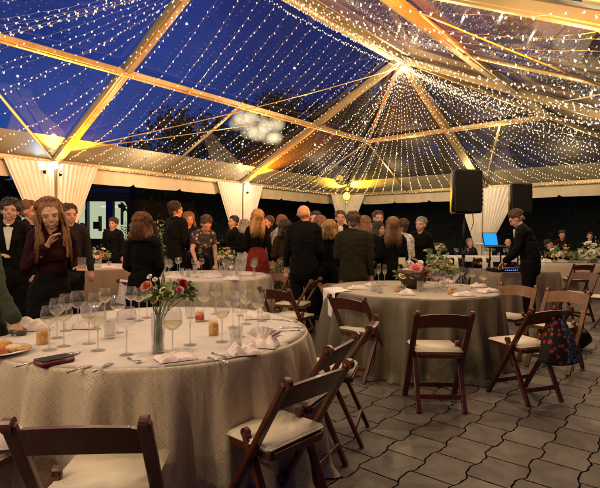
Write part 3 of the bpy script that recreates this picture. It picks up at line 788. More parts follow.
box_cloth('cloth_covered_table', 'square taupe cloth covered table holding the music controller', 'table', BX+u1*.42+u2*.55, u2, 1.1, .84, .745, M['taupe'], 2)
box_cloth('banquet_table', 'long table with white cloth laden with flowers at the right edge', 'table', V((6.95,10.9,0)), (1,.0,0), 3.6, 1.1, .76, M['damask'], 5, .03)
# long far table: white runner over dark skirt
e = empty('banquet_table', V((5.0,13.35,0))); tag(e, 'long narrow white topped table far back behind the music controller', 'table')
bm = nb(); box(bm, (0,0,.735), (3.6,.8,.03)); obj('tabletop', bm, M['wood_pale'], e)
bm = nb(); vs = box(bm, (0,0,.70), (3.66,.86,.13)); obj('cloth', bm, M['whitecloth'], e)
for sx in (-1,1):
    for sy in (-1,1): bm = nb(); bar(bm, (sx*1.6,sy*.3,0),(sx*1.6,sy*.3,.64), .04,.04); obj('leg', bm, M['blackmetal'], e)
for k, (x, y) in enumerate(((3.9,12.19),(4.6,12.19))):
    bm = nb(); rows = []
    for q in range(9):
        z = .80-.62*q/8; rows.append([V((x+(-.07+.14*t/6)*(.6+.5*q/8), y-.05-(.0 if q else -.12)+.012*sin(t*2+q), z)) for t in range(7)])
    quadstrip(bm, rows); o = obj('chair_sash', bm, M['whitecloth'], None, True); tag(o, ['left of two pale sashes hanging from the far chairs','right of two pale sashes hanging from the far chairs'][k], 'sash')

# ------------------------------------------------------------------ glasses
def glass(kind, x, y, label, group, wine=0.0, z0=TH, rot=0, small=False):
    e = empty('wine_glass' if kind != 'tumbler' else 'tumbler', (x, y, z0+.002), rot); tag(e, label, 'glass', group)
    n = 20 if not small else 10
    if kind == 'wine': H, rb, rr, hb = .215, .041, .031, .095
    elif kind == 'red': H, rb, rr, hb = .225, .047, .036, .105
    elif kind == 'flute': H, rb, rr, hb = .235, .026, .022, .12
    else: H, rb, rr, hb = .105, .034, .036, .1
    def bowl(t, off=0.0): # t 0..1 up the bowl
        if kind == 'tumbler': return (.030+.006*t-off)
        return (rr+(rb-rr)*cos((t-.42)/.58*pi/2)**1.0 if t > .42 else rb*sin(min(1, (t/.42)*.98+.02)*pi/2)**.75)-off
    if kind == 'tumbler':
        bm = nb(); lathe(bm, [(0,.003),(.029,.003)]+[(bowl(k/6), .003+.1*k/6) for k in range(7)]+[(bowl(1,.0018), .103), (bowl(0,.002), .010), (0,.010)], n); obj('bowl', bm, M['glass'], e, True)
    else:
        zb = H-hb
        bm = nb(); lathe(bm, [(.002,zb)]+[(bowl(k/12), zb+hb*k/12) for k in range(1, 13)]+([(bowl(1,.0014), H)] if not small else []), n); obj('bowl', bm, M['glass'], e, True)
        bm = nb(); lathe(bm, [(.0055,.006),(.0038,.03),(.0036,zb*.7),(.0055,zb-.004),(.002,zb)], 8); obj('stem', bm, M['stem'], e, True)
        bm = nb(); lathe(bm, [(0,0),(.034,0),(.0345,.0015),(.02,.004),(.006,.007),(0,.0075)], n); obj('foot', bm, M['stem'], e, True)
    if wine > 0:
        zb = H-hb if kind != 'tumbler' else .011; L = hb*wine; k_ = 8
        prof = [(.001 if kind != 'tumbler' else 0, zb+.001)]+[(bowl(wine*k/k_, .0022), zb+.001+L*k/k_) for k in range(0 if kind == 'tumbler' else 1, k_+1)]+[(0, zb+.001+L)]
        bm = nb(); lathe(bm, prof, n); obj('wine' if kind != 'tumbler' else 'water', bm, M['wine' if kind != 'tumbler' else 'water'], e, True)
    return e
GG = 'glasses on the nearest table'
def g1_(kind, px, pyb, label, wine=0): p = atz(px, pyb, TH); return glass(kind, p.x, p.y, label, GG, wine, rot=px)
g1_('wine', 49.5, 350, 'wine glass part filled with white wine right of the left amber candle jar', .42)
g1_('wine', 64, 346.5, 'white wine glass second from the left on the nearest table', .38)
g1_('wine', 98, 350.5, 'white wine glass in front of the left cluster of glasses', .40)
g1_('wine', 89, 344, 'wine glass standing just behind the front white wine glass of the left cluster', .2)
g1_('red', 126.5, 355, 'empty tall wine glass standing alone in the middle of the nearest table')
g1_('red', 172.5, 357, 'large white wine glass nearest us in front of the flower vase', .42)
g1_('flute', 190, 345, 'slim champagne flute just right of the flower vase')
g1_('wine', 222, 342, 'white wine glass right of the amber candle jar', .38)
g1_('red', 239, 337, 'empty wine glass leaning image left of the fanned napkin', 0)
g1_('wine', 258, 329, 'wine glass behind the fanned napkin at the right end of the nearest table', .35)
g1_('red', 233, 328, 'empty wine glass in the right cluster behind the front row')
g1_('wine', 246, 324, 'half filled wine glass with yellow wine in the right cluster', .5)
g1_('wine', 204, 321, 'white wine glass behind the red candle jar', .45)
g1_('flute', 262, 321, 'champagne flute at the back right of the nearest table')
g1_('red', 241, 316, 'empty large wine glass at the far rim of the right cluster')
g1_('wine', 118, 333, 'wine glass with bright rim left of the vase in the middle distance', .3)
g1_('red', 78, 329, 'empty large wine glass near the far rim, left cluster')
g1_('tumbler', 86, 323, 'straight tumbler glass at the far rim of the left cluster', .4)
g1_('wine', 66, 331, 'wine glass behind the second white wine glass on the left', .3)
g1_('wine', 95, 329, 'wine glass at the far rim beside the tumbler', .35)
g1_('wine', 105, 322, 'white wine glass at the far rim right of the tumbler', .4)
g1_('wine', 131, 319, 'first of three wine glasses at the far rim left of the orange rose', .35)
g1_('wine', 139, 321, 'second of three wine glasses at the far rim left of the orange rose', .4)
g1_('red', 147, 318, 'third of three wine glasses at the far rim below the orange rose', .2)
g1_('tumbler', 236, 347, 'short water tumbler between the amber jar and the fanned napkin', .5)
g1_('wine', 191, 318, 'wine glass at the far rim right of the red flower', .35)
g1_('red', 216, 314, 'large empty wine glass at the far rim above the amber jar')
g1_('wine', 57, 338, 'white wine glass between the two leftmost glasses', .35)
g1_('tumbler', 110, 338, 'water tumbler in the middle left of the nearest table', .6)

def spread(c, R, n, seed, grp, labels, zone=None, kinds=('wine','wine','red','flute','tumbler'), small=True):
    r = random.Random(seed); pts = []
    tries = 0
    while len(pts) < n and tries < 2000:
        tries += 1; a = r.uniform(0, 2*pi); d = R*r.uniform(.3,.88); x, y = cos(a)*d, sin(a)*d
        if zone and not zone(x, y): continue
        if all((x-p[0])**2+(y-p[1])**2 > .085**2 for p in pts): pts.append((x, y))
    for k, (x, y) in enumerate(pts):
        kd = r.choice(kinds); glass(kd, c[0]+x, c[1]+y, labels, grp, r.choice((0,.35,.4,.45,.5)), rot=a, small=small)
def gp(px, pyb, kind, label, w=0): p = atz(px, pyb, TH); glass(kind, p.x, p.y, label, 'glasses on the olive cloth table', w, rot=px, small=False)
gp(378.5,285,'flute','left of the two tall white wine glasses at the back of the olive cloth table',.5); gp(384.5,285.5,'flute','right of the two tall white wine glasses at the back of the olive cloth table',.5)
gp(417,290,'wine','wine glass in front of the bronze flower bowl',.3); gp(406,289,'wine','empty wine glass left of the bronze flower bowl'); 
spread((T2.x,T2.y), .9, 20, 21, 'wine glasses clustered on the right of the olive cloth table', 'wine glass among the cluster right of the bronze flower bowl', lambda x, y: x > .02 and y > -.35, small=True)
gp(380,293,'tumbler','clear tumbler at the left front of the olive cloth table',.3); gp(374,291,'tumbler','clear tumbler beside the left candle jar of the olive cloth table',.2)
spread((T3.x,T3.y), .9, 30, 31, 'glasses on the left back table', 'wine glass on the left back table under the leaning woman', lambda x, y: y > -.55)
spread((T4.x,T4.y), .8, 9, 37, 'glasses on the small left table', 'wine glass on the small table between the two women in black')
spread((5.7,10.85), .95, 14, 41, 'glasses on the flower table', 'glass among the flowers of the right edge table', lambda x, y: abs(y) < .45)
r = random.Random(5)
for k in range(20): glass(r.choice(('wine','wine','tumbler')), 3.35+k*.17+r.uniform(-.04,.04), 13.35+r.uniform(-.3,.3), 'glass in the row on the long narrow far table', 'glasses on the long far table', r.choice((0,.4)), small=True)

# ------------------------------------------------------------------ candle jars, napkins, cutlery, plate
def jar(px, py, z, label, colr, h=.062, r_=.026, parent=None):
    p = atz(px, py, z); e = empty('candle_jar', (p.x, p.y, z+.001)); tag(e, label, 'candle jar', 'candle jars')
    bm = nb(); lathe(bm, [(0,0),(r_,0),(r_+.002,.01),(r_+.001,h-.008),(r_-.004,h),(r_-.004,h),(0,h)], 20); obj('jar', bm, colr[0], e, True)
    bm = nb(); lathe(bm, [(r_+.0028,.014),(r_+.0028,h*.66)], 20); obj('paper_label', bm, colr[1], e, True)
    bm = nb(); lathe(bm, [(r_-.003,h+.0),(r_-.003,h+.008),(0,h+.008)], 20); obj('lid', bm, M['steel'] if False else M['water'], e, True)
amb = mat('amber_jar_filling', (.55,.30,.09), .25); pat = speckle('orange_jar_label', (.62,.36,.14), [(.6,.16,.06),(.7,.5,.22),(.3,.3,.1)], 130, .45)
redj = speckle('red_jar_label', (.45,.03,.03), [(.6,.06,.04),(.7,.6,.5),(.3,.02,.03)], 130, .4)
jar(42.5,344.5,TH,'amber candle jar with orange label at the left of the nearest table',(amb,pat), .072)
jar(213.5,335,TH,'amber candle jar with orange label right of the flower vase',(amb,pat), .072)
jar(199.5,321.5,TH,'candle jar with red label behind the flower vase',(amb,redj))
jar(397.5,292,TH,'amber candle jar left of the bronze flower bowl',(amb,pat)); jar(450.5,294,TH,'amber candle jar at the right front of the olive cloth table',(amb,pat))
def crumple(name, c, rot, sx, sy, h, label, cat, m, seed, group='blush napkins on the tables', n=26):
    r = V((seed*3.1, seed*1.7, 0)); e = nb(); rows = []
    for a in range(n+1):
        row = []
        for b in range(n+1):
            u, v = a/n*2-1, b/n*2-1
            fall = max(0, 1-max(abs(u)**2.5, abs(v)**2.5))
            fold_ = abs(sin((u*1.3+v*.8+.5*noise.noise(V((u,v,1))+r))*3.2+seed))
            z = h*fall**.6*(.30+.75*abs(noise.noise(V((u*1.1, v*1.1, 0))+r))*1.6)+.30*h*fall**.4*fold_+.003
            w = .12*noise.noise(V((u*1.5, v*1.5, 5))+r)
            row.append(V(((u+w)*sx, (v-w)*sy, z)))
        rows.append(row)
    quadstrip(e, rows); o = obj(name, e, m, None, True); o.location = c; o.rotation_euler = (0,0,rot); tag(o, label, cat, group); return o
def fan(c, rot, s, label, n=9, tilt=.5):
    e = nb(); rows = []
    for k in range(n*4+1):
        t = k/(n*4); a = (t-.5)*2.3; pl = (.012 if k % 4 < 2 else -.012)*1.2
        row = []
        for q in range(8):
            rr = .018+s*q/7; wv = pl*q/7
            row.append(V((sin(a)*rr+cos(a)*wv*.4, -cos(a)*rr*.25+wv+.05*q/7, .004+abs(cos(a))*rr*.72+.012)))
        rows.append(row)
    quadstrip(e, rows); 
    crumple_base = e; o = obj('napkin', crumple_base, M['linen'], None, True); o.location = c; o.rotation_euler = (0,0,rot); tag(o, label, 'napkin', 'blush napkins on the tables'); return o
nt = lambda px, py: atz(px, py, TH+.001)
crumple('napkin', nt(176,359), .5, .085, .06, .03, 'flat folded blush napkin at the front of the nearest table below the vase', 'napkin', M['linen'], 1)
crumple('napkin', nt(244,353.5), .4, .07, .055, .05, 'pointed blush napkin in front of the fanned one', 'napkin', M['linen'], 2)
fan(nt(262,345), -.25, .085, 'large fanned blush napkin at the right end of the nearest table')
crumple('napkin', nt(264,346), -.2, .075, .06, .055, 'crumpled blush napkin under the large fanned one', 'napkin', M['linen'], 9)
crumple('napkin', nt(257,318), .1, .09, .07, .05, 'crumpled blush napkin behind the right glasses of the nearest table', 'napkin', M['linen'], 3)
crumple('napkin', nt(22,330), .45, .16, .075, .06, 'big rolled blush napkin at the left end of the nearest table', 'napkin', M['linen'], 4)
crumple('napkin', nt(84,328), .1, .06, .05, .05, 'blush napkin standing behind the left glasses of the nearest table', 'napkin', M['linen'], 5)
for k,(px,py,sx,l) in enumerate(((407,294.5,.075,'crumpled blush napkin in front of the bronze flower bowl'),(464,296,.10,'blush napkin at the right front of the olive cloth table'),(478,287,.08,'blush napkin at the right end of the olive cloth table'),
        (358,289,.10,'white napkin laid flat at the left end of the olive cloth table'),(373,285.5,.08,'blush napkin at the back left of the olive cloth table'),(447,283,.08,'blush napkin at the back of the olive cloth table'),(488,292,.12,'long blush napkin at the right rim of the olive cloth table'))):
    crumple('napkin', nt(px,py), .1*k, sx, .055, .045, l, 'napkin', M['linen'], 20+k)
# napkin hanging over rim of second table
bm = nb(); rows = []
for a in range(15):
    t = a/14; th = radians(178)+t*radians(28); row = []
    for q in range(16):
        s = q/15*.42; rr = .905; 
        if s < .16: d_ = rr-.16+s; z = TH+.005
        else: d_ = rr+.035+.01*sin(t*9); z = TH+.005-(s-.16)
        row.append(V((T2.x+cos(th)*d_, T2.y+sin(th)*d_, z+.004*sin(t*12+q))))
    rows.append(row)
quadstrip(bm, rows); tag(obj('napkin', bm, M['whitecloth'], None, True), 'white napkin hanging over the left rim of the olive cloth table', 'napkin')
for k,(x,y,l) in enumerate(((-.85,6.05,'napkin at the front right of the left back table'),(-1.15,6.35,'napkin in the middle of the left back table'),(-.75,6.75,'napkin at the right end of the left back table'),(-1.6,6.2,'napkin at the left front of the left back table'))):
    crumple('napkin', V((x,y,TH+.001)), k, .1, .08, .05, l, 'napkin', M['linen'], 40+k)
for k in range(5): crumple('napkin', V((5.35+k*.42,10.6+.1*(k%2),TH+.001)), k, .11, .09, .07, 'white napkin on the long flower table', 'napkin', M['whitecloth'], 50+k, 'napkins on the flower table')
crumple('napkin', V((-1.25,1.98,.478)), .3, .15, .10, .06, 'white napkin lying on the seat of the chair cut off at the bottom left', 'napkin', M['linen'], 61)
crumple('napkin', V((-3.1,7.9,TH+.001)), .3, .12, .09, .05, 'pale napkin on the small left table', 'napkin', M['linen'], 62)
# cutlery
def cut(kind, a, b, label):
    a = atz(*a, TH+.004); b = atz(*b, TH+.004); d = (b-a).normalized(); L = max(.12, min(.2, (b-a).length)); b = a+d*L; s = V((0,0,1)).cross(d)
    e = nb(); up = V((0,0,1))
    tube(e, [a, a+d*L*.3, a+d*L*.62+up*.004], [.005,.0038,.0028], 6)
    hd = a+d*L*.6+up*.004
    if kind == 'knife': bar(e, hd, b, .016, .0022, up, .0006)
    elif kind == 'fork':
        bar(e, hd, hd+d*L*.18, .018, .002, up)
        for q in (-1.5,-.5,.5,1.5): bar(e, hd+d*L*.16+s*q*.0055, b+s*q*.0055, .0028, .002, up)
    else: ell(e, hd+d*L*.2, (.016,.016,.003), None, 2)
    o = obj(kind if kind != 'cut' else 'knife', e, M['steel'], None, True); tag(o, label, kind, 'cutlery on the nearest table')
cut('knife', (67,372.5), (92,365.5), 'knife lying near the rim between phone and lone wine glass')
cut('fork', (93,372), (112,363), 'fork lying near the rim right of the first knife')
cut('knife', (208,357.5), (227,362.5), 'butter knife in front of the right amber candle jar'); cut('fork', (212,353), (230,358), 'fork in front of the right amber candle jar')
cut('knife', (300,330), (277,331.5), 'broad knife at the right rim of the nearest table'); cut('knife', (302,327.5), (280,327.5), 'second knife at the right rim of the nearest table')
cut('fork', (298,322), (272,319), 'fork at the far right rim of the nearest table'); cut('knife', (15,367), (46,359), 'knife lying behind the dark phone')
cut('fork', (58,359), (76,352), 'fork with bright tines behind the phone'); cut('knife', (62,362), (80,351), 'knife with bright blade behind the phone')
cut('spoon', (128,358), (136,361), 'small spoon beside the lone wine glass')
# phone-like box
a = atz(31,370,TH); b = atz(66,363,TH); d = (b-a); L = d.length; ang = atan2(d.y, d.x)
e = empty('clutch_case', ((a.x+b.x)/2, (a.y+b.y)/2+.045, TH+.001), ang); tag(e, 'dark flat case with red edge lying at the front rim of the nearest table', 'case')
bm = nb(); vs = box(bm, (0,0,.0125), (L,.085,.023)); bmesh.ops.bevel(bm, geom=list(bm.edges), offset=.004, segments=2, affect='EDGES'); obj('shell', bm, mat('oxblood_leather', (.14,.015,.012), .35), e, True)
bm = nb(); vs = box(bm, (0,0,.0258), (L-.006,.079,.003)); obj('lid', bm, M['black'], e)
# plate with pastries
p = atz(6,355,TH); e = empty('plate', (p.x-.05, p.y+.02, TH+.001)); tag(e, 'white plate of pastries cut off at the left edge', 'plate')
bm = nb(); lathe(bm, [(0,.003),(.07,.003),(.085,.008),(.14,.018),(.142,.021),(.085,.012),(.07,.006),(0,.006)], 40); obj('dish', bm, M['china'], e, True)
past = mat('baked_crust', (.55,.28,.08), .55, 0, .4, 40, .5, 80); tom = mat('tomato_topping', (.50,.10,.03), .4, 0, .4, 60, .3, 90); crm = mat('pale_pastry', (.68,.48,.26), .6, 0, .2, 40, .4, 90)
for k,(dx,dy,sx,sy,sz,m,l) in enumerate(((-.0,.05,.035,.03,.028,past,'golden bread roll at the back of the pastry plate'),(.035,-.045,.03,.026,.024,tom,'tomato topped canape at the front of the pastry plate'),(.06,.02,.04,.03,.018,crm,'pale flat pastry in the middle of the pastry plate'),(-.05,-.01,.04,.03,.025,past,'brown bread roll at the left of the pastry plate'))):
    bm = nb(); ell(bm, (0,0,sz*.7), (sx,sy,sz), None, 3)
    for v in bm.verts: v.co += v.co.normalized()*.006*noise.noise(v.co*60+V((k,0,0)))
    o = obj('pastry', bm, m, None, True); o.location = e.location+V((dx,dy,.008)); tag(o, l, 'pastry')
p = atz(22,352.5,TH); bm = nb()
for k in range(24): a0, a1 = 2*pi*k/24, 2*pi*(k+1)/24; tube(bm, [(cos(a0)*.036, sin(a0)*.03, .008),(cos(a1)*.036, sin(a1)*.03, .008)], .0065+.002*sin(k*2.1), 6)
ell(bm, (0,0,.006), (.034,.028,.006), None, 2)
o = obj('tartlet', bm, past, None, True); o.location = (p.x, p.y, TH+.014); tag(o, 'round open tartlet with brown crust on the right of the pastry plate', 'pastry')
p = atz(19,335,TH); bm = nb(); lathe(bm, [(0,0),(.036,0),(.042,.012),(.04,.03),(.034,.032),(0,.024)], 24); o = obj('dip_bowl', bm, mat('dark_green_glaze', (.05,.05,.03), .25), None, True); o.location = (p.x,p.y,TH+.001); tag(o, 'small dark green dip bowl behind the pastry plate', 'bowl')

# ------------------------------------------------------------------ flowers
PET = {k: mat(k+'_petals', c, .55, 0, .2, 30, Subsurface_Weight=.1, Subsurface_Scale=.01) for k, c in dict(orange=(.62,.17,.07), white=(.78,.74,.62), red=(.34,.02,.03), pink=(.78,.22,.30), peach=(.82,.46,.28), cream=(.80,.68,.42)).items()}
LEAF = mat('fresh_green_leaves', (.09,.16,.045), .5, 0, .4, 12); LEAFL = mat('lime_leaves', (.22,.30,.08), .5, 0, .3, 12)
STEM = mat('green_stems', (.12,.20,.06), .5)
def bloom(c, R, m, parent, seed, nd=V((0,-.3,1))):
    r = random.Random(seed); bm = nb(); Rm = V(nd).normalized().to_track_quat('Z','Y').to_matrix()
    for ring, (cnt, op, rad) in enumerate(((3,.15,.35),(5,.45,.62),(6,.8,.85),(7,1.15,1.0))):
        for k in range(cnt):
            a = 2*pi*k/cnt+ring*.7+r.uniform(-.15,.15); rows = []
            for i in range(5):
                v = i/4; row = []
                for j in range(5):
                    u = j/4*2-1; wid = (.25+.75*sin(min(1,v*1.25)*pi/2))*.62*rad
                    th = op*v**.8; rr = R*rad*(sin(th)*.85+.12); z = R*(cos(th)*v*.95)*rad
                    cup = 1-.18*u*u
                    loc = V((rr*cup, u*wid*R, z-.1*R*u*u+R*.05*v*r.uniform(-1,1)))
                    row.append(Rm @ (Matrix.Rotation(a,3,'Z') @ loc)+V(c))
                rows.append(row)
            quadstrip(bm, rows)
    return obj('flower', bm, m, parent, True)
def foliage(c, n, rad, size, parent, seed, m=None, up=.6):
    r = random.Random(seed); bm = nb()
    for _ in range(n):
        d = V((r.gauss(0,1), r.gauss(0,1), abs(r.gauss(0,1))*up+.1)).normalized(); p = V(c)+d*rad*r.uniform(.3,1); s = size*r.uniform(.6,1.3)
        w = d.cross(V((r.uniform(-1,1),r.uniform(-1,1),.3))).normalized(); t = (d+V((0,0,-.3))).normalized()
        pts = [p, p+t*s*.35+w*s*.28, p+t*s*.75+w*s*.2-V((0,0,s*.08)), p+t*s-V((0,0,s*.2)), p+t*s*.75-w*s*.2-V((0,0,s*.08)), p+t*s*.35-w*s*.28]
        bm.faces.new([bm.verts.new(q) for q in pts])
    return obj('foliage', bm, m or LEAF, parent)
# near arrangement in a tall glass vase
p = atz(158,353,TH); vx, vy = p.x, p.y
e = empty('flower_arrangement', (vx, vy, TH+.001)); tag(e, 'tall clear glass vase with orange, white and red flowers on the nearest table', 'flowers')
bm = nb(); lathe(bm, [(0,.002),(.031,.002),(.032,.004),(.032,.19),(.030,.19),(.029,.01),(0,.01)], 28); obj('vase', bm, M['glass'], e, True)
bm = nb(); lathe(bm, [(0,.011),(.028,.011),(.028,.035),(0,.035)], 20); obj('water', bm, M['wine'], e, True)
def q(px, py, dy=0.0): v = atd(px, py, vy+dy); return v-V((vx, vy, TH+.001))
fl = [(147,287,.031,'orange',-.02),(163,291,.020,'cream',-.04),(160,299,.017,'peach',-.03),(183,285,.030,'red',.02),(191,290,.020,'red',.06),(150,277,.015,'white',0),(155,280,.014,'white',0),(149,294,.014,'white',0),(171,293,.016,'cream',0),(154,302,.016,'peach',.0),(180,291,.022,'pink',-.03),(168,284,.016,'peach',.05)]
for k,(px,py,R,c,dy) in enumerate(fl):
    P = q(px,py,dy); bloom(P, R, PET[c], e, 100+k, V((random.uniform(-.5,.5),-.8,.7)))
    bm = nb(); tube(bm, [V((random.uniform(-.012,.012),random.uniform(-.012,.012),.01)), V((P.x*.15,P.y*.15,.18)), P-V((0,0,R*.3))], .0022, 5); obj('stem', bm, STEM, e, True)
for k in range(5):
    bm = nb(); tube(bm, [V((-.02+.01*k,0,.01)), V((-.015+.008*k,0,.15)), V((-.03+.02*k,.02,.22))], .004, 6); obj('stem', bm, STEM, e, True)
foliage(q(171,296), 70, .070, .036, e, 5); foliage(q(184,298,.02), 50, .055, .034, e, 6, LEAFL); foliage(q(160,301), 30, .05, .03, e, 7); foliage(q(184,290,.04), 22, .045, .036, e, 8)
foliage(q(163,296,-.02), 24, .06, .035, e, 12, LEAFL)
bm = nb(); P = q(163,292); 
for s in (-1,1): quadstrip(bm, [[P+V((s*.003*(1-t), 0, .10*t+.0)), P+V((s*.010*(1-t)*(t+.15)*3, .002, .10*t))] for t in (0,.15,.3,.5,.7,.85,1)])
obj('spear_leaf', bm, LEAF, e)
# second table bronze bowl
p = V((T2.x+.04, T2.y+.0, TH+.001)); e = empty('flower_arrangement', p); tag(e, 'bronze bowl of pink, cream and peach flowers on the olive cloth table', 'flowers')
bm = nb(); lathe(bm, [(0,0),(.07,0),(.10,.03),(.155,.10),(.175,.17),(.165,.205),(.155,.20),(.14,.1),(0,.06)], 32); bmesh.ops.transform(bm, matrix=Matrix.Translation((-.02,0,0)), verts=bm.verts)
obj('bowl', bm, mat('dark_bronze', (.075,.05,.028), .4, .6, .4, 8), e, True)
def q2(px, py, dy=0.0): return atd(px, py, p.y+dy)-p
for k,(px,py,R,c,dy) in enumerate(((416,270,.075,'pink',-.1),(406,273,.055,'cream',-.08),(411,265,.05,'cream',0),(425,270,.05,'peach',-.05),(433,268,.065,'peach',.0),(437,263,.045,'white',.05),(444,267,.055,'peach',.0),(449,262,.04,'cream',.05),(420,264,.045,'white',.05),(402,277,.045,'cream',-.1),(427,276,.05,'orange',-.1),(447,272,.04,'peach',0),(412,277,.045,'peach',-.12),(429,262,.035,'white',.1),(452,270,.04,'cream',.05),(441,277,.04,'peach',-.05))):
    bloom(q2(px,py,dy), R, PET[c], e, 200+k, V((random.uniform(-.6,.6),-.7,.8)))
foliage(q2(420,277), 150, .15, .055, e, 21); foliage(q2(440,269), 130, .14, .055, e, 22, LEAFL); foliage(q2(404,278), 60, .11, .05, e, 23); foliage(q2(446,274), 110, .12, .05, e, 24); foliage(q2(436,258), 26, .08, .08, e, 25)
# table card on a thin stand
P = atd(402,261,T2.y+.1); e = empty('table_card', (P.x,P.y,TH+.001)); tag(e, 'small cream card on a thin stand at the bronze flower bowl', 'card')
hh = P.z-TH; bm = nb(); tube(bm, [(0,0,.006),(0,0,hh-.04)], .003, 6); obj('stand', bm, M['blackmetal'], e); bm = nb(); lathe(bm, [(0,0),(.03,0),(.03,.006),(0,.006)], 16); obj('base', bm, M['blackmetal'], e)
bm = nb(); box(bm, (0,0,hh), (.075,.004,.075)); obj('card', bm, mat('cream_card', (.72,.60,.36), .7), e)
# other arrangements
def bouquet(c, lab, seed, rad, cols, vase=True, nfl=12, h=.2):
    r = random.Random(seed); e = empty('flower_arrangement', c); tag(e, lab, 'flowers')
    if vase: bm = nb(); lathe(bm, [(0,0),(.05,0),(.06,.05),(.045,.12),(.055,h*.8),(.05,h*.8),(0,.02)], 20); obj('vase', bm, M['glass'], e, True)
    for k in range(int(nfl*1.8)):
        d = V((r.gauss(0,1), r.gauss(0,1)-.3, abs(r.gauss(0,.7)))).normalized()*rad*r.uniform(.4,1)
        bloom(V((0,0,h))+d, rad*r.uniform(.15,.25), PET[r.choice(cols)], e, seed*10+k, d+V((0,-.05,.1)))
    foliage((0,0,h-.02), 150, rad*1.0, rad*.26, e, seed+1); foliage((0,0,h+.02), 90, rad*1.1, rad*.24, e, seed+2, LEAFL)
    return e
bouquet((-1.0,6.62,TH), 'green and cream flowers in a glass vase under the leaning woman', 301, .13, ['cream','white','peach'], h=.24)
bouquet((-3.35,8.1,TH), 'pink and white bouquet on the small left table', 302, .17, ['pink','white','pink'], h=.16)
bouquet((5.75,10.75,TH), 'large yellow and cream flower mound at the left end of the long flower table', 303, .26, ['cream','white','peach'], False, 16, .12)
bouquet((6.55,10.8,TH), 'large white and green flower mound at the right edge of the long flower table', 304, .34, ['white','cream','white'], False, 20, .14)
bouquet((6.2,10.55,TH), 'low trailing pale flowers along the front of the long flower table', 305, .18, ['cream','peach','white'], False, 12, .05)
bouquet((3.75,13.2,TH), 'white and green bouquet at the left end of the long narrow far table', 306, .20, ['white','cream'], True, 10, .18)
bouquet((5.15,13.3,TH), 'small white bouquet in the middle of the long narrow far table', 307, .14, ['white','cream'], True, 8, .16)

# ------------------------------------------------------------------ loudspeakers, controller, laptop
def speaker(loc, rz, w, d, h, label, pole_to=None):
    e = empty('loudspeaker', loc, rz); tag(e, label, 'loudspeaker')
    bm = nb(); pts = [(-w/2,-d/2),(w/2,-d/2),(w/2*.72,d/2),(-w/2*.72,d/2)]
    vb = [bm.verts.new((x,y,0)) for x,y in pts]; vt = [bm.verts.new((x,y,h)) for x,y in pts]
    bm.faces.new(vb[::-1]); bm.faces.new(vt)
    for k in range(4): bm.faces.new((vb[k],vb[(k+1)%4],vt[(k+1)%4],vt[k]))
    bmesh.ops.bevel(bm, geom=list(bm.edges), offset=.02, segments=3, affect='EDGES'); obj('cabinet', bm, M['black'], e, True)
    bm = nb(); box(bm, (0,-d/2-.006,h/2), (w*.9,.012,h*.92)); bmesh.ops.bevel(bm, geom=list(bm.edges), offset=.005, segments=2, affect='EDGES'); obj('grille', bm, M['grille'], e)
    bm = nb(); bar(bm, (w*.40,d*.1,h*.3),(w*.40,d*.1,h*.7), .03,.03, bev=.006); obj('handle', bm, M['blackmetal'], e)
    bm = nb(); box(bm, (0,-d/2-.0135,h*.08), (.05,.003,.018)); obj('badge', bm, M['steel'], e)
    for k in range(6):
        bm = nb(); box(bm, (w*.475,-d/2+.02+0*k,h*(.2+.1*k)), (.014,.05,.035)); obj('vent_slot', bm, M['blackmetal'], e)
    return e
def tripod(x, y, h, label):
    e = empty('speaker_stand', (x,y,0)); tag(e, label, 'speaker stand')
    bm = nb(); tube(bm, [(0,0,.25),(0,0,h*.62)], .02, 10); tube(bm, [(0,0,h*.6),(0,0,h)], .016, 10); obj('pole', bm, M['black'], e, True)
    bm = nb(); tube(bm, [(0,0,h*.58),(0,0,h*.64)], .03, 10); obj('collar', bm, M['black'], e, True)
    for k in range(3):
        a = k*2*pi/3+.4; bm = nb(); tube(bm, [(0,0,.72),(cos(a)*.5,sin(a)*.5,.015)], .013, 8); tube(bm, [(0,0,.3),(cos(a)*.27,sin(a)*.27,.35)], .009, 6); obj('leg', bm, M['black'], e, True)
sp = atd(464,213.5,8.0); tripod(sp.x, sp.y, sp.z, 'black tripod stand holding the larger loudspeaker')
speaker(sp, .10, .47, .36, .70, 'large black loudspeaker on a stand in front of the far curtain')
sp2 = atd(518.5,214,11.0); tripod(sp2.x, sp2.y, sp2.z, 'black tripod stand hidden behind the music man, holding the smaller looking loudspeaker')
speaker(sp2, .0, .46, .36, .68, 'second black loudspeaker directly above the music man\'s head')
bm = nb(); a = sp+V((.18,.12,.05)); tube(bm, [a, a+V((.02,0,-.2)), a+V((-.08,0,-.5)), V((sp.x+.02,sp.y,1.0)), V((sp.x+.02,sp.y-.02,.1))], .008, 6); tag(obj('cable', bm, M['black'], None, True), 'black cable looping down from the larger loudspeaker to its stand', 'cable')
TB = .746
e = empty('music_controller', BX+u1*.30+u2*.35+V((0,0,TB)), atan2(u2.y,u2.x)); tag(e, 'black music controller deck with small blue lights on the taupe cloth table', 'controller')
bm = nb(); vs = box(bm, (0,0,.03), (.62,.30,.055)); bmesh.ops.bevel(bm, geom=list(bm.edges), offset=.008, segments=2, affect='EDGES'); obj('deck', bm, M['black'], e)
for s in (-1,1): bm = nb(); lathe(bm, [(0,.058),(.07,.058),(.068,.068),(0,.068)], 24); bmesh.ops.transform(bm, matrix=Matrix.Translation((s*.2,0,0)), verts=bm.verts); obj('jog_wheel', bm, M['blackmetal'], e, True)
bl2 = emit('blue_indicator', (.08,.16,1), 4)
for k in range(7): bm = nb(); box(bm, (-.15+.035*k,-.152,.03), (.016,.003,.01)); obj('indicator_light', bm, bl2, e)
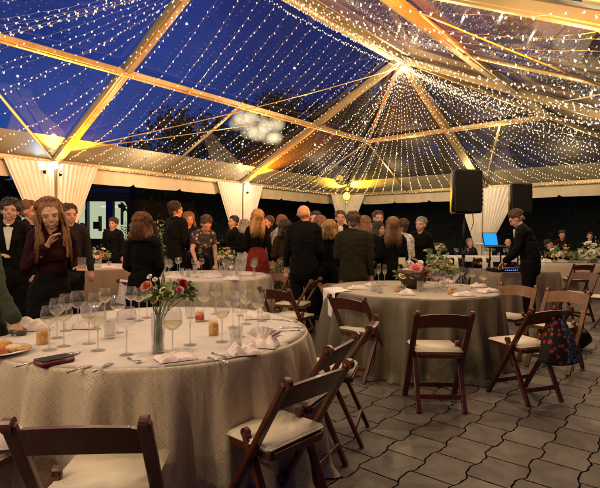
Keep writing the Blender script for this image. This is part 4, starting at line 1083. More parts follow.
L0 = atd(492.5,246.5,8.05); e = empty('laptop_stand', (L0.x+.08, L0.y+.06, TB)); tag(e, 'thin black stand carrying the laptop above the controller', 'laptop stand')
hs = L0.z-TB-.015
for s in (-.09,.09): bm = nb(); bar(bm, (s,.02,0),(s,.02,hs), .02,.012); obj('upright', bm, M['blackmetal'], e)
bm = nb(); box(bm, (0,.0,hs), (.36,.25,.012)); obj('shelf', bm, M['blackmetal'], e); bm = nb(); box(bm, (0,.02,.006), (.26,.2,.012)); obj('base', bm, M['blackmetal'], e)
e2 = empty('laptop', (L0.x+.09, L0.y+.06, TB+hs+.008), face((.42,-.9))); tag(e2, 'open laptop with bright blue screen raised on a stand', 'laptop')
bm = nb(); box(bm, (0,0,.009), (.33,.22,.016)); obj('base', bm, mat('laptop_grey', (.2,.2,.21), .4, .7), e2)
bm = nb(); bar(bm, (0,-.11,.017),(0,-.16,.235), .33,.008, V((0,0,1))); obj('lid', bm, M['black'], e2)
bm = nb(); o_ = V((0,.0047,.001)); bar(bm, V((0,-.1135,.030))+o_,V((0,-.1585,.225))+o_, .30,.002, V((0,0,1))); obj('screen', bm, emit('blue_screen_glow', (.02,.32,1), 1.3), e2)
# tote bag on the side-on chair
P = V((2.02,3.84,.79)); e = empty('tote_bag', P, radians(14)); tag(e, 'patterned tote bag, red flowers and blue dots, hanging from the side-on chair', 'bag')
def bag_panel(name, xa, xb, m):
    bm = nb(); rows = []
    for a in range(13):
        t = a/12; z = -.10-.37*t; row = []
        for k in range(9):
            u = xa+(xb-xa)*k/8
            x = (.045+.13*t)*u; row.append(V((x+.05*t, -.03-.055*sin(min(1,t*1.1)*pi*.85)*(1-.6*u*u), z+.02*u*u)))
        rows.append(row)
    R = quadstrip(bm, rows); 
    rows2 = [[V((v.x, .03+(-.03-v.y)*.8, v.z)) for v in [w.co for w in r_]] for r_ in R]
    R2 = quadstrip(bm, rows2)
    for a in range(12):
        for c_ in (0, 8): bm.faces.new((R[a][c_], R[a+1][c_], R2[a+1][c_], R2[a][c_]))
    for k in range(8): bm.faces.new((R[12][k], R[12][k+1], R2[12][k+1], R2[12][k]))
    return obj(name, bm, m, e, True)
tb1 = speckle('red_flowers_on_black', (.012,.010,.016), [(.42,.03,.02),(.5,.06,.02),(.3,.02,.05)], 24, .40)
tb2 = speckle('pale_dots_on_blue', (.02,.025,.06), [(.30,.36,.5),(.4,.42,.5),(.12,.16,.3)], 75, .42)
bag_panel('flower_panel', -1, .15, tb1); bag_panel('dotted_panel', .18, 1, tb2)
bm = nb()
for s in (-.03,.03): tube(bm, [V((s-.01,-.025,-.12)), V((s*.6,-.01,-.03)), V((0,.0,.012)), V((s*.6,.02,-.04)), V((s,.03,-.12))], .006, 6)
obj('handle', bm, tb1, e, True)
# black bag on the floor
bm = nb(); ell(bm, (0,0,.13), (.26,.16,.14), None, 4)
for v in bm.verts:
    v.co += v.co.normalized()*.035*noise.noise(v.co*7); v.co.z = max(v.co.z, .004)
o = obj('handbag', bm, M['black'], None, True); o.location = (3.2,5.75,0); tag(o, 'slumped black bag on the paving behind the tote bag chair', 'bag')
bm = nb(); tube(bm, [V((3.0,5.75,.2)),V((3.05,5.72,.36)),V((3.2,5.72,.42)),V((3.34,5.74,.36)),V((3.36,5.75,.2))], .01, 6)
h_ = obj('handle', bm, M['black'], o, True); h_.location = -V(o.location)
# pale wrap over the chair beside the small left table
bm = nb(); rows = []
for a in range(13):
    row = []
    for k in range(12):
        s = k/11; 
        z = .80-.30*abs(s*2-1)**1.1; off = (s-.5)*.10
        row.append(V((-.16+.32*a/12+.012*sin(k), off+.012*sin(a*1.1+k*.3), z)))
    rows.append(row)
quadstrip(bm, rows); o = obj('wrap', bm, M['linen'], None, True); o.location = (-2.05,5.75,0); o.rotation_euler = (0,0,face((.7,.72))); tag(o, 'pale pink wrap hung over the chair left of the vase', 'wrap')
# ------------------------------------------------------------------ people
NEAR = .0085; MID = .011; FAR = .014
def caps(bm, p, q, r1, r2, flat=1.0, n=14, fa=None):
    """tapered capsule; cross-section flattened by `flat` along the forward direction"""
    p = V(p); q = V(q); d = (q-p); L = max(d.length, 1e-4); d = d/L
    f = V(fa) if fa is not None else V((0,1,0))
    if abs(f.dot(d)) > .9: f = V((0,0,1))
    y = (f-d*f.dot(d)).normalized(); x = y.cross(d).normalized()
    prof = []
    for k in range(1, 5): a = pi/2*(1-k/4); prof.append((-r1*sin(a)*.9, r1*cos(a)))
    m = 5
    for k in range(1, m): prof.append((L*k/m, r1+(r2-r1)*k/m))
    for k in range(0, 4): a = pi/2*k/4; prof.append((L+r2*sin(a)*.9, r2*cos(a)))
    a0 = bm.verts.new(p-d*r1*.9); rings = []
    for t, r in prof: rings.append([bm.verts.new(p+d*t+x*cos(2*pi*k/n)*r+y*sin(2*pi*k/n)*r*flat) for k in range(n)])
    a1 = bm.verts.new(p+d*(L+r2*.9))
    for k in range(n):
        bm.faces.new((a0, rings[0][(k+1)%n], rings[0][k])); bm.faces.new((a1, rings[-1][k], rings[-1][(k+1)%n]))
    for a, b in zip(rings, rings[1:]):
        for k in range(n): bm.faces.new((a[k], a[(k+1)%n], b[(k+1)%n], b[k]))
def push(me, fn):
    nv = len(me.vertices); co = [0.0]*(nv*3); no = [0.0]*(nv*3)
    me.vertices.foreach_get('co', co); me.vertices.foreach_get('normal', no)
    for i in range(0, nv*3, 3):
        k = fn(V(co[i:i+3])); co[i] += no[i]*k; co[i+1] += no[i+1]*k; co[i+2] += no[i+2]*k
    me.vertices.foreach_set('co', co); me.update()
def fuse(bm, voxel, smooth=3, fac=.5):
    me = bpy.data.meshes.new('tmp'); bmesh.ops.recalc_face_normals(bm, faces=bm.faces); bm.to_mesh(me); bm.free()
    o = bpy.data.objects.new('tmp', me); C.objects.link(o)
    r = o.modifiers.new('r', 'REMESH'); r.mode = 'VOXEL'; r.voxel_size = voxel
    if smooth: s = o.modifiers.new('s', 'SMOOTH'); s.iterations = smooth; s.factor = fac
    dg = bpy.context.evaluated_depsgraph_get(); ev = o.evaluated_get(dg)
    out = bpy.data.meshes.new_from_object(ev); bpy.data.objects.remove(o); bpy.data.meshes.remove(me)
    out.materials.clear()
    return out
ARM = { # upper-body local: elbow, wrist, hand direction (right side, mirrored for left)
 'down': ((.245,-.02,1.14),(.255,.06,.90),(.02,.15,-1)),
 'hold': ((.235,-.03,1.15),(.20,.21,1.17),(-.2,1,.25)),
 'holdin': ((.24,-.02,1.15),(.10,.23,1.12),(-.8,.6,.2)),
 'reach': ((.26,.14,1.20),(.22,.38,1.12),(-.1,1,-.2)),
 'reachlow': ((.24,.10,1.16),(.16,.33,1.02),(-.2,.8,-.6)),
 'front': ((.235,.0,1.13),(.09,.19,1.02),(-.9,.35,-.1)),
 'out': ((.33,.02,1.20),(.36,.22,1.05),(.1,.9,-.4)),
 'lap': ((.23,.02,1.15),(.12,.25,1.02),(-.4,.9,-.2)),
 'chest': ((.23,.03,1.16),(.06,.15,1.36),(-.4,.2,.9)),
 'up': ((.25,.12,1.22),(.16,.20,1.46),(-.3,.2,.9)),
}
def person(label, x, y, d, H=1.72, female=False, top='black', bottom='black', skirt=False, sleeves='long', hair='brown', style='short', skin=0,
           arms=('down','down'), lean=0, side=0, turn=0, nod=0, tilt=0, sit=False, vox=.013, shirt=None, group='standing guests', z=0.0, bulk=1.0, smile=False, bowtie=False, seed=0, scarf=None):
    H -= .02; s = H/1.75; rz = face(d); r = random.Random(seed+int(x*100)); P0 = V((0,0,.95))
    Rl = Matrix.Rotation(radians(-lean), 3, 'X') @ Matrix.Rotation(radians(side), 3, 'Y')
    U = lambda p: Rl @ (V(p)-P0)+P0
    NB = V((0,.005,1.50)); Hr = Matrix.Rotation(radians(turn),3,'Z') @ Matrix.Rotation(radians(-nod),3,'X') @ Matrix.Rotation(radians(tilt),3,'Y')
    hd = lambda p: U(Hr @ ((V(p)-V((0,0,.012))-NB)*1.09-V((0,0,.022)))+NB)
    HM = (Rl @ Hr).to_4x4() @ Matrix.Scale(1.09,4)
    sw = (.138 if female else .165)*(.5+.5*bulk); tw = (.84 if female else .93)*bulk
    legs = {}
    for sg in (-1, 1):
        if sit: legs[sg] = (V((sg*.09,0,.93)), V((sg*.12,.42,.90)), V((sg*.12,.44,.45)))
        else: legs[sg] = (V((sg*.09,0,.92)), V((sg*.095,.015,.50)), V((sg*.10,-.02,.09)))
    if arms == ('down','down') and not sit: arms = r.choice((('down','down'),('hold','down'),('down','hold'),('holdin','down'),('front','front'),('down','holdin')))
    def arm(sg):
        k = arms[0 if sg < 0 else 1]; e_, w_, h_ = (V(a) for a in ARM[k])
        k_ = sw/.18; e_.x *= .93
        e_ = V((e_.x*sg*(.6+.4*k_), e_.y, e_.z)); w_ = V((w_.x*sg, w_.y, w_.z)); h_ = V((h_.x*sg, h_.y, h_.z)).normalized()
        return U((sg*sw,0,1.405)), U(e_), U(w_), (Rl @ h_)
    bm = nb()
    caps(bm, (0,0,.95), U((0,.0,1.10)), .135*tw, .118*tw, .76); caps(bm, U((0,0,1.08)), U((0,.01,1.32)), .118*tw, .150*tw, .70)
    caps(bm, U((-sw*.82,0,1.395)), U((sw*.82,0,1.395)), .062, .062, 1)
    caps(bm, U((0,.0,1.38)), U((0,.008,1.46)), .085, .055, .8); caps(bm, U((0,0,1.44)), hd((0,.01,1.57)), .052 if female else .060, .050 if female else .056)
    for sg in (-1,1): caps(bm, U((sg*.02,-.01,1.485)), U((sg*sw*.85,0,1.415)), .045, .055)
    if female: caps(bm, U((-.055,.055,1.275)), U((.055,.055,1.275)), .068, .068)
    for sg in (-1, 1):
        a, b, c = legs[sg]; caps(bm, a, b, .092*tw, .058); caps(bm, b, c, .057, .038)
        ft = c+V((0,.01,-.06)); caps(bm, ft+V((0,-.04,.01)), ft+V((sg*.01,.15,0)), .036, .032)
        S_, E_, W_, hv = arm(sg)
        caps(bm, S_, E_, .050*bulk, .039); caps(bm, E_, W_, .038, .026)
        # hand: palm, four fingers of their own lengths, thumb from the side
        dh = hv.normalized(); sd = dh.cross(V((0,0,1))); sd = (sd if sd.length > .3 else V((1,0,0))).normalized(); nn = sd.cross(dh).normalized()
        pc = W_+dh*.05; caps(bm, W_+dh*.015, W_+dh*.075, .030, .034, .5, fa=nn)
        for k, (o_, L) in enumerate(((-.030,.062),(-.010,.072),(.010,.068),(.029,.052))):
            b0 = W_+dh*.085+sd*o_; b1 = b0+dh*L*.5-nn*.012; b2 = b1+dh*L*.38-nn*.028; caps(bm, b0, b1, .0095, .0085, 1, 8); caps(bm, b1, b2, .0085, .0075, 1, 8)
        t0 = W_+dh*.03-sd*sg*.028; t1 = t0-sd*sg*.028+dh*.032-nn*.012; caps(bm, t0, t1, .012, .010, 1, 8); caps(bm, t1, t1+dh*.028-nn*.012, .010, .008, 1, 8)
    # head
    ell(bm, hd((0,-.012,1.662)), (.074,.094,.088), HM, 3); ell(bm, hd((0,.026,1.615)), (.060,.064,.072), HM, 3)
    caps(bm, hd((0,.060,1.562)), hd((0,.066,1.560)), .025, .022); caps(bm, hd((-.03,.045,1.58)), hd((.03,.045,1.58)), .028, .028)
    caps(bm, hd((0,.084,1.654)), hd((0,.102,1.617)), .009, .0115); 
    for sg in (-1,1): 
        ell(bm, hd((sg*.074,-.005,1.63)), (.012,.022,.032), HM, 2); caps(bm, hd((sg*.016,.080,1.668)), hd((sg*.048,.064,1.668)), .013, .011); ell(bm, hd((sg*.031,.071,1.645)), (.0135,.0125,.0105), HM, 2); caps(bm, hd((sg*.036,.056,1.614)), hd((sg*.036,.058,1.606)), .024, .024)
    caps(bm, hd((-.016,.082,1.583)), hd((.016,.082,1.583)), .0105, .0105)
    me = fuse(bm, {NEAR:.0065, MID:.009}.get(vox,.011), 3, .45)
    me.transform(Matrix.Diagonal((s,s,s,1)))
    o = link('person', me, [SKIN[skin], M['lip'], M['brow'], M['eye'], M['teeth']])
    o.location = (x, y, z-(.45*s*1.0 if sit else 0)); o.rotation_euler = (0,0,rz); tag(o, label, 'person', group)
    # features by region
    inv = (Rl @ Hr).inverted(); NBw = U(NB); lo = hd((0,0,1.53)); 
    for f in me.polygons:
        c = f.center/s
        if (c-lo).length > .25: continue
        h = (Hr.inverted() @ (Rl.inverted() @ (c-P0)+P0-NB)+V((0,0,.022)))/1.09+NB+V((0,0,.012))
        if h.y < .03: continue
        ax_ = abs(h.x)
        mc = h.z-1.583-(.10 if smile else .02)*ax_*ax_*6+.001
        if abs(mc) < .0062 and ax_ < (.026 if smile else .021): f.material_index = 4 if smile and abs(mc) < .0036 and ax_ < .017 else 1
        elif (h.z-1.645)**2/.000034+(ax_-.032)**2/.00015 < 1: f.material_index = 3
        elif abs(h.z-1.666-.05*(.034-ax_)*.6) < .0045 and .014 < ax_ < .052: f.material_index = 2
    def piece(name, bmx, m, vx=None, sm=3, par=o, disp=0, mats=None):
        q = fuse(bmx, vx or vox, sm)
        if disp:
            push(q, lambda a: .004+disp*max(0, .35+noise.noise(V((a.x*7, a.y*7, a.z*5)))+.6*noise.noise(V((a.x*13, a.y*13, a.z*24)))))
        q.transform(Matrix.Diagonal((s,s,s,1))); p_ = link(name, q, mats or m, par); return p_
    # top
    inf = .020 if not female else .014
    bm = nb(); cl = CL[top]
    caps(bm, (0,0,.95), U((0,.0,1.10)), .140*tw+inf, .120*tw+inf*(1.0 if not female else .7), .80); caps(bm, U((0,0,1.08)), U((0,.01,1.32)), .122*tw+inf*.8, .152*tw+inf, .74)
    caps(bm, U((-sw*.84,0,1.385)), U((sw*.84,0,1.385)), .060+inf*.5, .060+inf*.5)
    if female:
        caps(bm, U((-.055,.062,1.27)), U((.055,.062,1.27)), .072, .072)
    elif not sit:
        caps(bm, U((0,-.008,1.34)), (0,-.012,1.02), .172*tw, .158*tw, .80); caps(bm, (0,-.012,1.04), (0,-.006,.86), .158*tw, .182*tw, .84)
    for sg in (-1,1): caps(bm, U((sg*.025,-.016,1.478)), U((sg*sw*.85,0,1.413)), .050, .062+inf*.5)
    if sleeves != 'none' or not female: caps(bm, U((0,-.01,1.41)), U((0,-.005,1.455)), .085, .062, .85)
    for sg in (-1,1):
        S_, E_, W_, hv = arm(sg)
        if sleeves == 'long': caps(bm, S_, E_, .053*(.5+.5*bulk)+inf*.4, .043+inf*.4); caps(bm, E_, E_.lerp(W_,.90), .042+inf*.4, .032+inf*.3)
        elif sleeves == 'short': caps(bm, S_, S_.lerp(E_,.45), .060, .060)
    mats = [cl, CL[shirt] if shirt else cl]
    t = piece('jacket' if sleeves == 'long' and not female else 'top', bm, None, disp=.017, mats=mats)
    if shirt and top != 'white':
        bm = nb(); caps(bm, U((0,.112,1.43)), U((0,.152,1.19)), .050, .014, .36, fa=(0,1,0)); piece('shirt_front', bm, CL[shirt], .007, 1)
    if shirt:
        bm = nb(); tube(bm, [U((cos(a)*.062, sin(a)*.058+.008-.012*0, 1.462+.012*(-sin(a)))) for a in [2*pi*k/14 for k in range(15)]], .013, 6, False); 
        p_ = piece('collar', bm, CL[shirt], .006, 1)
    if not female and not sit:
        bm = nb()
        for sg in (-1,1): caps(bm, U((sg*.050,-.035,1.500)), U((sg*.075,.045,1.455)), .012, .014, .7); caps(bm, U((sg*.075,.050,1.45)), U((sg*.066,.142,1.30)), .020, .028, .4); caps(bm, U((sg*.066,.142,1.30)), U((sg*.012,.152,1.12)), .024, .008, .4)
        caps(bm, U((-.050,-.035,1.500)), U((.050,-.035,1.500)), .013, .013)
        piece('lapel', bm, cl, .007, 1)
        bm = nb(); 
        for sg in (-1,1): caps(bm, U((sg*.115*tw,.118*tw,1.0)) if not lean else U((sg*.115*tw,.118*tw,1.02)), U((sg*.055*tw,.142*tw,1.0)), .010, .010, .5)
        piece('pocket_flap', bm, cl, .007, 1)
    if bowtie:
        bm = nb(); 
        for sg in (-1,1): caps(bm, U((sg*.008,.134,1.452)), U((sg*.045,.130,1.452)), .008, .018, .5)
        piece('bow_tie', bm, CL['black'], .005, 1)
    # bottom
    bm = nb()
    if skirt:
        if sit: caps(bm, (0,.02,.93), (0,.40,.91), .165, .17, .6); caps(bm, (0,.43,.88), (0,.45,.55), .15, .16, .6)
        else: caps(bm, U((0,0,1.08)), (0,0,.93), .138*tw, .19*tw, .80); caps(bm, (0,0,.93), (0,.0,.50), .20*tw, .21, .78)
        piece('skirt', bm, CL[bottom], disp=.02)
    else:
        caps(bm, U((0,0,1.03)), (0,0,.92), .148*tw, .156*tw, .8)
        for sg in (-1,1):
            a, b, c = legs[sg]; caps(bm, a, b, .103*tw, .074); caps(bm, b, c+V((0,0,.0)), .074, .062)
        piece('trousers', bm, CL[bottom], disp=.012)
    for sg in (-1,1):
        c = legs[sg][2]+V((0,.01,-.06)); bm = nb(); caps(bm, c+V((0,-.045,.01)), c+V((sg*.01,.165,-.0)), .043, .038, 1); piece('shoe', bm, M['black'], .014, 1)
    # hair
    if style != 'none':
        bm = nb(); hv_ = .009 if vox < .011 else .011
        if style == 'bald': 
            for sg in (-1,1): caps(bm, hd((sg*.070,-.03,1.64)), hd((sg*.045,-.085,1.625)), .014, .014)
            caps(bm, hd((-.045,-.087,1.622)), hd((.045,-.087,1.622)), .013, .013)
        else:
            big = dict(short=0, curly=.010, long=.006, bob=.012, bun=0, wavy=.010, sidelong=.006)[style]
            ell(bm, hd((0,-.028-(.012 if style in ('wavy','long') else 0),1.690)), (.087+big,.097+big*.6,.088+big), HM, 3)
            caps(bm, hd((0,-.072,1.65)), hd((0,-.075,1.60)), .052, .045, .6)
            for sg in (-1,1): caps(bm, hd((sg*.068,-.012,1.685)), hd((sg*.072,-.024,1.625)), .026+big*.5, .015+big*.5)
            for k in range(9): # fringe tufts
                a = -.9+k*.225; tuft = V((sin(a)*.062, .030+.026*cos(a), 1.733-.016*abs(a)))
                if style in ('wavy','long') and abs(a) < .8: continue; caps(bm, hd(tuft+V((0,-.03,.008))), hd(tuft+V((.006*sin(k*2),.002,-.002-.005*sin(k*1.7)))), .020, .012)
            if style == 'curly':
                for k in range(26): a = r.uniform(0,6.28); b = r.uniform(.25,1.2); c = V((cos(a)*.085*cos(b-.2), -.02+sin(a)*.09*cos(b-.2), 1.67+.088*sin(b))); 
                for k in range(30):
                    a = r.uniform(0,6.28); b = r.uniform(.2,1.4); c = V((cos(a)*.082*cos(b), -.02+sin(a)*.092*cos(b), 1.68+.078*sin(b))); ell(bm, hd(c), (.022,.022,.02), None, 1)
            if style in ('long','wavy','sidelong'):
                L = 1.34 if style != 'wavy' else 1.26
                for sg in (-1,1):
                    for k in range(6):
                        a = k/5; p0 = V((sg*(.070+.008*a), .018-.055*a, 1.665)); sway = .02*sin(k*2.3+seed)
                        p1 = V((sg*(.088+.012*sin(k)), .016-.06*a, 1.55)); p2 = V((sg*(.110+sway), .085-.15*a, 1.45)); p3 = V((sg*(.10+sway*1.5), .155-.24*a, L+.04*sin(k*1.9)))
                        rr = .021; caps(bm, hd(p0), hd(p1), rr, rr); caps(bm, hd(p1), U(p2), rr, rr*1.05); caps(bm, U(p2), U(p3), rr*1.05, rr*.45)
                for k in range(7):
                    a = (k/6*2-1); caps(bm, hd((a*.06,-.085,1.64)), U((a*.095,-.11,1.46)), .032, .034); caps(bm, U((a*.095,-.11,1.46)), U((a*.10+.01*sin(k*3),-.115,L+.02+.03*sin(k*2.1))), .034, .014)
            if style == 'bob':
                for sg in (-1,1):
                    for k in range(5): a = k/4; caps(bm, hd((sg*.074, .01-.05*a, 1.66)), hd((sg*(.098+.006*sin(k*2)), .012-.07*a, 1.53+.02*sin(k*1.7))), .024, .026)
                for k in range(7): a = (k/6*2-1); caps(bm, hd((a*.06,-.085,1.64)), hd((a*.092,-.098+.01*abs(a),1.52+.02*sin(k*2.6))), .034, .032)
            if style == 'bun': ell(bm, hd((0,-.11,1.69)), (.045,.04,.042), None, 2)
        ns_ = 0 if style == 'bald' else {NEAR:420, MID:260}.get(vox,150); q2_ = nb()
        for k in range(ns_):   # loose locks that break up the hairline
            a = r.uniform(-pi,pi); b = r.uniform(.15,1.45); sx, sy = sin(a), -cos(a)
            if sy > .55 and b > .95: continue
            if style in ('wavy','long') and sy > .1 and b > .45: continue
            P_ = lambda bb, o: V((sx*(.086+big+o)*sin(bb), -.026+sy*(.096+big*.6+o)*sin(bb), 1.690+(.088+big+o)*cos(bb)))
            L_ = r.uniform(.25,.5); o_ = r.uniform(-.002,.007); da = r.uniform(-.01,.01)
            pts = [hd(P_(b,-.004)), hd(P_(b+L_*.5,o_)+V((da,0,0))), hd(P_(b+L_,o_*.8)+V((da*2,0,-.006)))]
            tube(q2_, pts, [.0042,.0036,.0008], 4)
        h = piece('hair', bm, HAIR[hair], hv_, 1, disp=0)
        if style in ('wavy','long','bob') and vox < FAR:
            q_ = nb(); nst = 950 if vox == NEAR else 260; zl = dict(wavy=1.27, long=1.33, bob=1.50)[style]; wd_ = dict(wavy=.145, long=.115, bob=.112)[style]
            for k in range(nst):
                a = r.uniform(-1,1); th = pi/2+a*2.35 if False else a*2.45   # 0 = back of the head
                sx, sy = sin(th), -cos(th)
                if sy > .40: continue
                zt = zl+r.uniform(-.05,.07); am = r.uniform(.004,.014); ph = r.uniform(0,6.28); fr = r.uniform(16,26)
                pts = []; K = 9
                for i in range(K+1):
                    t = i/K
                    if t < .45: b_ = t/.45*1.45; p_ = V((sx*.094*sin(b_+.12), -.022+sy*.104*sin(b_+.12), 1.680+.092*cos(b_)))
                    else:
                        u_ = (t-.45)/.55; ex = .094+(wd_-.094)*u_**.7; p_ = V((sx*ex, -.022+sy*(.104+.01*u_)+(.16*u_**.8 if sy > -.15 else -.04*u_), 1.69-(1.69-zt)*u_))
                    wv = am*sin(fr*p_.z*2+ph)*min(1,t*2); p_ += V((sx*wv+.5*wv, sy*wv, 0))
                    pts.append(hd(p_) if t < .62 else U(p_+V((0,0,-.02))))
                tube(q_, pts, [(.0027 if vox == NEAR else .004)*(1-.75*(i/K)**3) for i in range(K+1)], 4)
            me_ = bpy.data.meshes.new('hair_strands'); q_.to_mesh(me_); q_.free(); me_.transform(Matrix.Diagonal((s,s,s,1)))
            h.name = 'hair'; link('hair_strands', me_, HAIR[hair], h)
        if ns_:
            m3 = bpy.data.meshes.new('locks'); q2_.to_mesh(m3); m3.transform(Matrix.Diagonal((s,s,s,1))); link('hair_locks', m3, HAIR[hair], h)
        q2_.free()
        push(h.data, lambda c: s*(noise.noise(V((c.x*70, c.y*70, c.z*9)))*.0075+noise.noise(V((c.x*26, c.y*26, c.z*14)))*.008))
    return o
def at(px, dep): return (px-300+3.4*.0)/F*dep
def Hh(py, dep): return 1.34+(234.3-py+ (0))/F*dep     # height of a head top seen at row py
# left group
o = person('young man with dark curly hair and bow tie smiling at the left edge', at(9,5.3), 5.3, (.45,-.9), Hh(200,5.3), top='black', hair='dark', style='curly', shirt='white', bowtie=True, smile=True, vox=MID, arms=('down','holdin'), tilt=-6, seed=1)
person('man with light brown hair in profile, white collar, at the left', at(29,6.1), 6.1, (.95,-.12), Hh(202,6.1), top='black', hair='lightbrown', style='short', shirt='white', vox=MID, nod=6, arms=('hold','down'), seed=2)
lw = person('woman with long strawberry blonde hair and black dress holding a glass', at(50.5,4.05), 4.05, (.60,-.80), Hh(200,4.05), True, 'burgundy', 'black', True, hair='redblond', style='wavy', smile=True, vox=NEAR, arms=('hold','chest'), lean=6, tilt=9, nod=8, turn=-6, seed=3)
person('dark haired man in charcoal suit behind the long haired woman', at(69,6.0), 6.0, (.5,-.85), Hh(205,6.0), top='charcoal', hair='brown', vox=MID, turn=15, nod=8, arms=('down','down'), seed=4, shirt='charcoal')
person('dark silhouetted guest in front of the greenish lit windows', at(113,10.2), 10.2, (-.1,-1), Hh(219,10.2), top='black', hair='dark', style='curly', vox=FAR, seed=5)
person('dark haired guest at the left edge of the lit windows', at(82,14.5), 14.5, (.3,-1), 1.62, top='black', hair='dark', vox=FAR, seed=6)
person('person in a grey green jacket cut off by the left edge', at(-22,2.75), 2.75, (.35,.93), 1.50, top='green', bottom='charcoal', hair='brown', style='short', vox=NEAR, arms=('hold','down'), lean=10, side=-22, bulk=1.12, seed=7)
person('woman in black with a brown wavy bob, her back to us, behind the flowers', at(143.5,5.05), 5.05, (.12,1), Hh(214,5.05), True, 'black', 'black', True, hair='auburn', style='bob', vox=NEAR, arms=('front','front'), turn=-10, bulk=1.12, seed=8)
person('tall man in black suit turned away left of the leaning woman', at(176,7.95), 7.95, (.55,.83), Hh(202,7.95), top='black', hair='dark', shirt='white', vox=MID, turn=-12, seed=9)
person('woman with fair hair facing us behind the tall man in black', at(189,8.9), 8.9, (.1,-1), Hh(213,8.9), True, 'navy', 'black', hair='lightbrown', style='bob', vox=FAR, seed=10, turn=20)
person('woman in floral top leaning over the flowers on the left back table', at(200,8.0), 8.0, (.52,-.85), 1.70, True, 'floral', 'black', sleeves='short', hair='brown', style='bun', skin=1, vox=MID, arms=('reachlow','reach'), lean=24, nod=16, seed=11)
# before the middle curtain
person('dark haired guest at the middle curtain, leaning away', at(233,9.9), 9.9, (-.7,-.5), Hh(216,9.9), top='black', hair='dark', vox=FAR, arms=('down','hold'), seed=12)
person('grey haired woman in black in front of the middle curtain', at(243,9.0), 9.0, (-.9,.1), Hh(220,9), True, 'black', 'white', True, hair='grey', style='bob', vox=FAR, arms=('hold','front'), seed=13)
person('blonde woman in black top and dark red skirt, her back to us', at(257,8.2), 8.2, (-.2,1), Hh(210,8.2), True, 'black', 'red', True, hair='blonde', style='long', vox=MID, turn=8, arms=('front','down'), seed=14)
person('guest facing left between the blonde woman and the grey jacket', at(268,9.2), 9.2, (-.8,-.6), Hh(216,9.2), True, 'black', 'black', hair='brown', style='bun', vox=FAR, seed=15)
person('man in light grey jacket leaning towards a shorter guest', at(272,8.5), 8.5, (.85,-.1), Hh(214,8.5), top='grey', bottom='grey', hair='lightbrown', vox=FAR, lean=14, arms=('reach','hold'), nod=12, seed=16)
person('dark haired guest with gold speckled skirt left of the bald man', at(285,7.5), 7.5, (-.2,1), Hh(220,7.5), True, 'brown', 'sequin', True, hair='dark', style='bob', vox=MID, seed=17)
# central crowd
person('bald grey haired man in dark suit, his back to us', at(304,6.6), 6.6, (.15,1), Hh(203.5,6.6), top='black', bottom='black', hair='grey', style='bald', shirt='white', vox=MID, turn=-22, bulk=1.12, arms=('down','front'), seed=18)
person('man with dark hair just behind the bald man', at(315,8.4), 8.4, (-.5,-.8), Hh(211,8.4), top='charcoal', hair='dark', vox=FAR, seed=19)
person('fair haired guest between the bald man and the broad man', at(321.5,7.7), 7.7, (.5,-.8), Hh(216,7.7), True, 'charcoal', 'black', hair='lightbrown', style='bob', vox=FAR, turn=20, seed=20)
person('blonde woman close behind the broad man\'s shoulder', at(330,7.0), 7.0, (.25,.95), Hh(220,7.0), True, 'black', 'black', hair='blonde', style='bob', vox=MID, seed=21)
person('man with brown hair facing us below the yellow lamps', at(340,8.9), 8.9, (.0,-1), Hh(210,8.9), top='black', hair='brown', vox=FAR, shirt='white', seed=22)
person('broad man in dark olive jacket with short brown hair, his back to us', at(353,6.2), 6.2, (.1,1), Hh(211,6.2), top='olive', bottom='black', hair='brown', vox=MID, bulk=1.18, nod=8, seed=23)
person('fair haired woman in profile right of the broad man', at(366,7.3), 7.3, (.8,.3), Hh(216,7.3), True, 'olive', 'black', hair='lightbrown', style='bob', vox=FAR, seed=24)
person('tall man with brown hair facing us at the right of the crowd', at(378,8.5), 8.5, (-.05,-1), Hh(210,8.5), top='black', hair='brown', shirt='white', vox=MID, turn=10, seed=25)
person('dark haired guest in front of the tall man, in profile', at(379,7.9), 7.9, (.7,-.5), Hh(221,7.9), True, 'black', 'black', hair='dark', style='bob', vox=FAR, seed=26)
person('woman with long golden brown hair, her back to us, in black', at(392.5,6.9), 6.9, (.05,1), Hh(216.5,6.9), True, 'black', 'black', hair='lightbrown', style='long', vox=MID, bulk=1.15, seed=27)
person('guest in white shirt half hidden by the golden brown haired woman', at(402,7.5), 7.5, (-.35,.75), Hh(218,7.5), top='white', bottom='black', hair='brown', vox=MID, arms=('front','front'), seed=28)
person('grey haired woman in black facing us at the right of the crowd', at(420.5,8.0), 8.0, (-.5,-.85), Hh(216,8.0), True, 'black', 'black', hair='grey', style='short', vox=MID, arms=('hold','front'), turn=-10, bulk=1.1, seed=29, smile=True)
# music man
person('young man in black suit bending over the music controller', 3.42, 7.25, (-.72,.45), 1.77, top='black', bottom='black', hair='brown', shirt='white', vox=MID, lean=13, nod=24, arms=('reachlow','reachlow'), seed=30, turn=12)
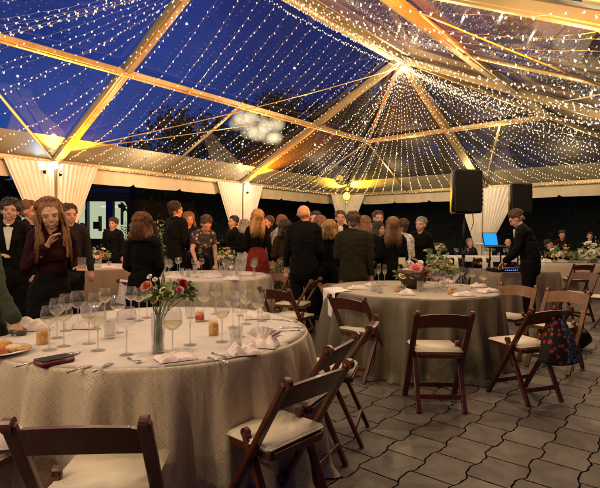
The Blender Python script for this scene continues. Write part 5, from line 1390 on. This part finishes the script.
# seated far guests
SG = 'guests seated at the far tables'
def seated(label, px, d, dep, **k):
    Hs = k.pop('H', 1.7); person(label, at(px,dep), dep, d, Hs, sit=True, vox=FAR, arms=('lap','lap'), group=SG, **k)
seated('grey haired guest seated left of the laptop at the long far table', 470, (.3,-1), 14.05, hair='grey', style='short', top='charcoal', H=1.68)
seated('bald man seated right of the laptop at the long far table', 508, (-.2,-1), 14.05, hair='grey', style='bald', top='black', H=1.7)
seated('dark haired man in white shirt seated behind the flowers at the right', 549, (.6,-.8), 12.3, hair='dark', top='black', shirt='white', H=1.68)
person('dark haired guest in red leaning over at the right flower table', at(561,12.5), 12.5, (-.3,-1), 1.50, True, 'burgundy', 'black', hair='dark', style='bun', vox=FAR, arms=('hold','reachlow'), lean=14, seed=34)
person('small figure of a guest in dark clothes at the right edge behind the flowers', at(590,13.2), 13.2, (-.5,-1), 1.45, top='black', hair='dark', vox=FAR, seed=35)
for px, dep, d in ((470,14.3,(0,-1)),(508,14.3,(0,-1)),(549,12.55,(.3,-1))):
    chair(at(px,dep), dep, d, 'dark folding chair under a seated far guest', 'chairs of the seated far guests')
# glass in the long haired woman's hand
s_ = lw.scale
def hand_world(o, H, arms_key, sg, lean, side, female, fwd=.10, up=0):
    s = H/1.75; P0 = V((0,0,.95)); Rl = Matrix.Rotation(radians(-lean),3,'X') @ Matrix.Rotation(radians(side),3,'Y')
    e_, w_, h_ = (V(a) for a in ARM[arms_key]); w_ = V((w_.x*sg, w_.y, w_.z)); h_ = V((h_.x*sg,h_.y,h_.z)).normalized()
    p = (Rl @ (w_-P0)+P0+(Rl @ h_)*fwd)*s+V((0,0,up)); return Matrix.Rotation(o.rotation_euler.z,3,'Z') @ p+V(o.location)
hp = hand_world(lw, Hh(200,4.05), 'hold', -1, 6, 0, True, .10)
g_ = glass('tumbler', hp.x+.005, hp.y, 'tumbler with a dark drink held by the long haired woman', 'held glasses', .6, z0=hp.z-.045)
SKYS = 0.9
# ------------------------------------------------------------------ sky and settings
w = bpy.data.worlds.new('World'); S.world = w; w.use_nodes = True
nt_ = w.node_tree; nt_.nodes.clear()
sky = nt_.nodes.new('ShaderNodeTexSky'); sky.sky_type = 'NISHITA'; sky.sun_disc = False
sky.sun_elevation = radians(-3.5); sky.sun_rotation = radians(-70); sky.ozone_density = 6; sky.air_density = 1.2; sky.dust_density = .3
bg = nt_.nodes.new('ShaderNodeBackground'); bg.inputs[1].default_value = SKYS
mixn = nt_.nodes.new('ShaderNodeMix'); mixn.data_type = 'RGBA'; mixn.blend_type = 'MULTIPLY'; mixn.inputs[0].default_value = 1
mixn.inputs[7].default_value = (1.3,3.8,3.8,1)
tc = nt_.nodes.new('ShaderNodeTexCoord'); nz = nt_.nodes.new('ShaderNodeTexNoise'); nz.inputs['Scale'].default_value = 2.2; nz.inputs['Detail'].default_value = 5
mr = nt_.nodes.new('ShaderNodeMapRange'); mr.inputs[1].default_value = .35; mr.inputs[2].default_value = .75; mr.inputs[3].default_value = .6; mr.inputs[4].default_value = 1.65
m2 = nt_.nodes.new('ShaderNodeVectorMath'); m2.operation = 'SCALE'
out = nt_.nodes.new('ShaderNodeOutputWorld'); L = nt_.links.new
L(sky.outputs[0], mixn.inputs[6]); L(tc.outputs['Generated'], nz.inputs['Vector']); L(nz.outputs[0], mr.inputs[0])
L(mixn.outputs[2], m2.inputs[0]); L(mr.outputs[0], m2.inputs['Scale']); L(m2.outputs[0], bg.inputs[0]); L(bg.outputs[0], out.inputs[0])
S.view_settings.view_transform = 'Standard'; S.view_settings.look = 'None'; S.view_settings.gamma = 1; S.view_settings.use_curve_mapping = False
S.view_settings.exposure = 0.0
cy = S.cycles
cy.use_denoising = True; cy.max_bounces = 8; cy.diffuse_bounces = 3; cy.glossy_bounces = 4; cy.transparent_max_bounces = 24; cy.transmission_bounces = 4
cy.sample_clamp_indirect = 3.0; cy.sample_clamp_direct = 0; cy.use_light_tree = True; cy.caustics_reflective = False; cy.caustics_refractive = False
cy.use_adaptive_sampling = True; cy.adaptive_threshold = .02
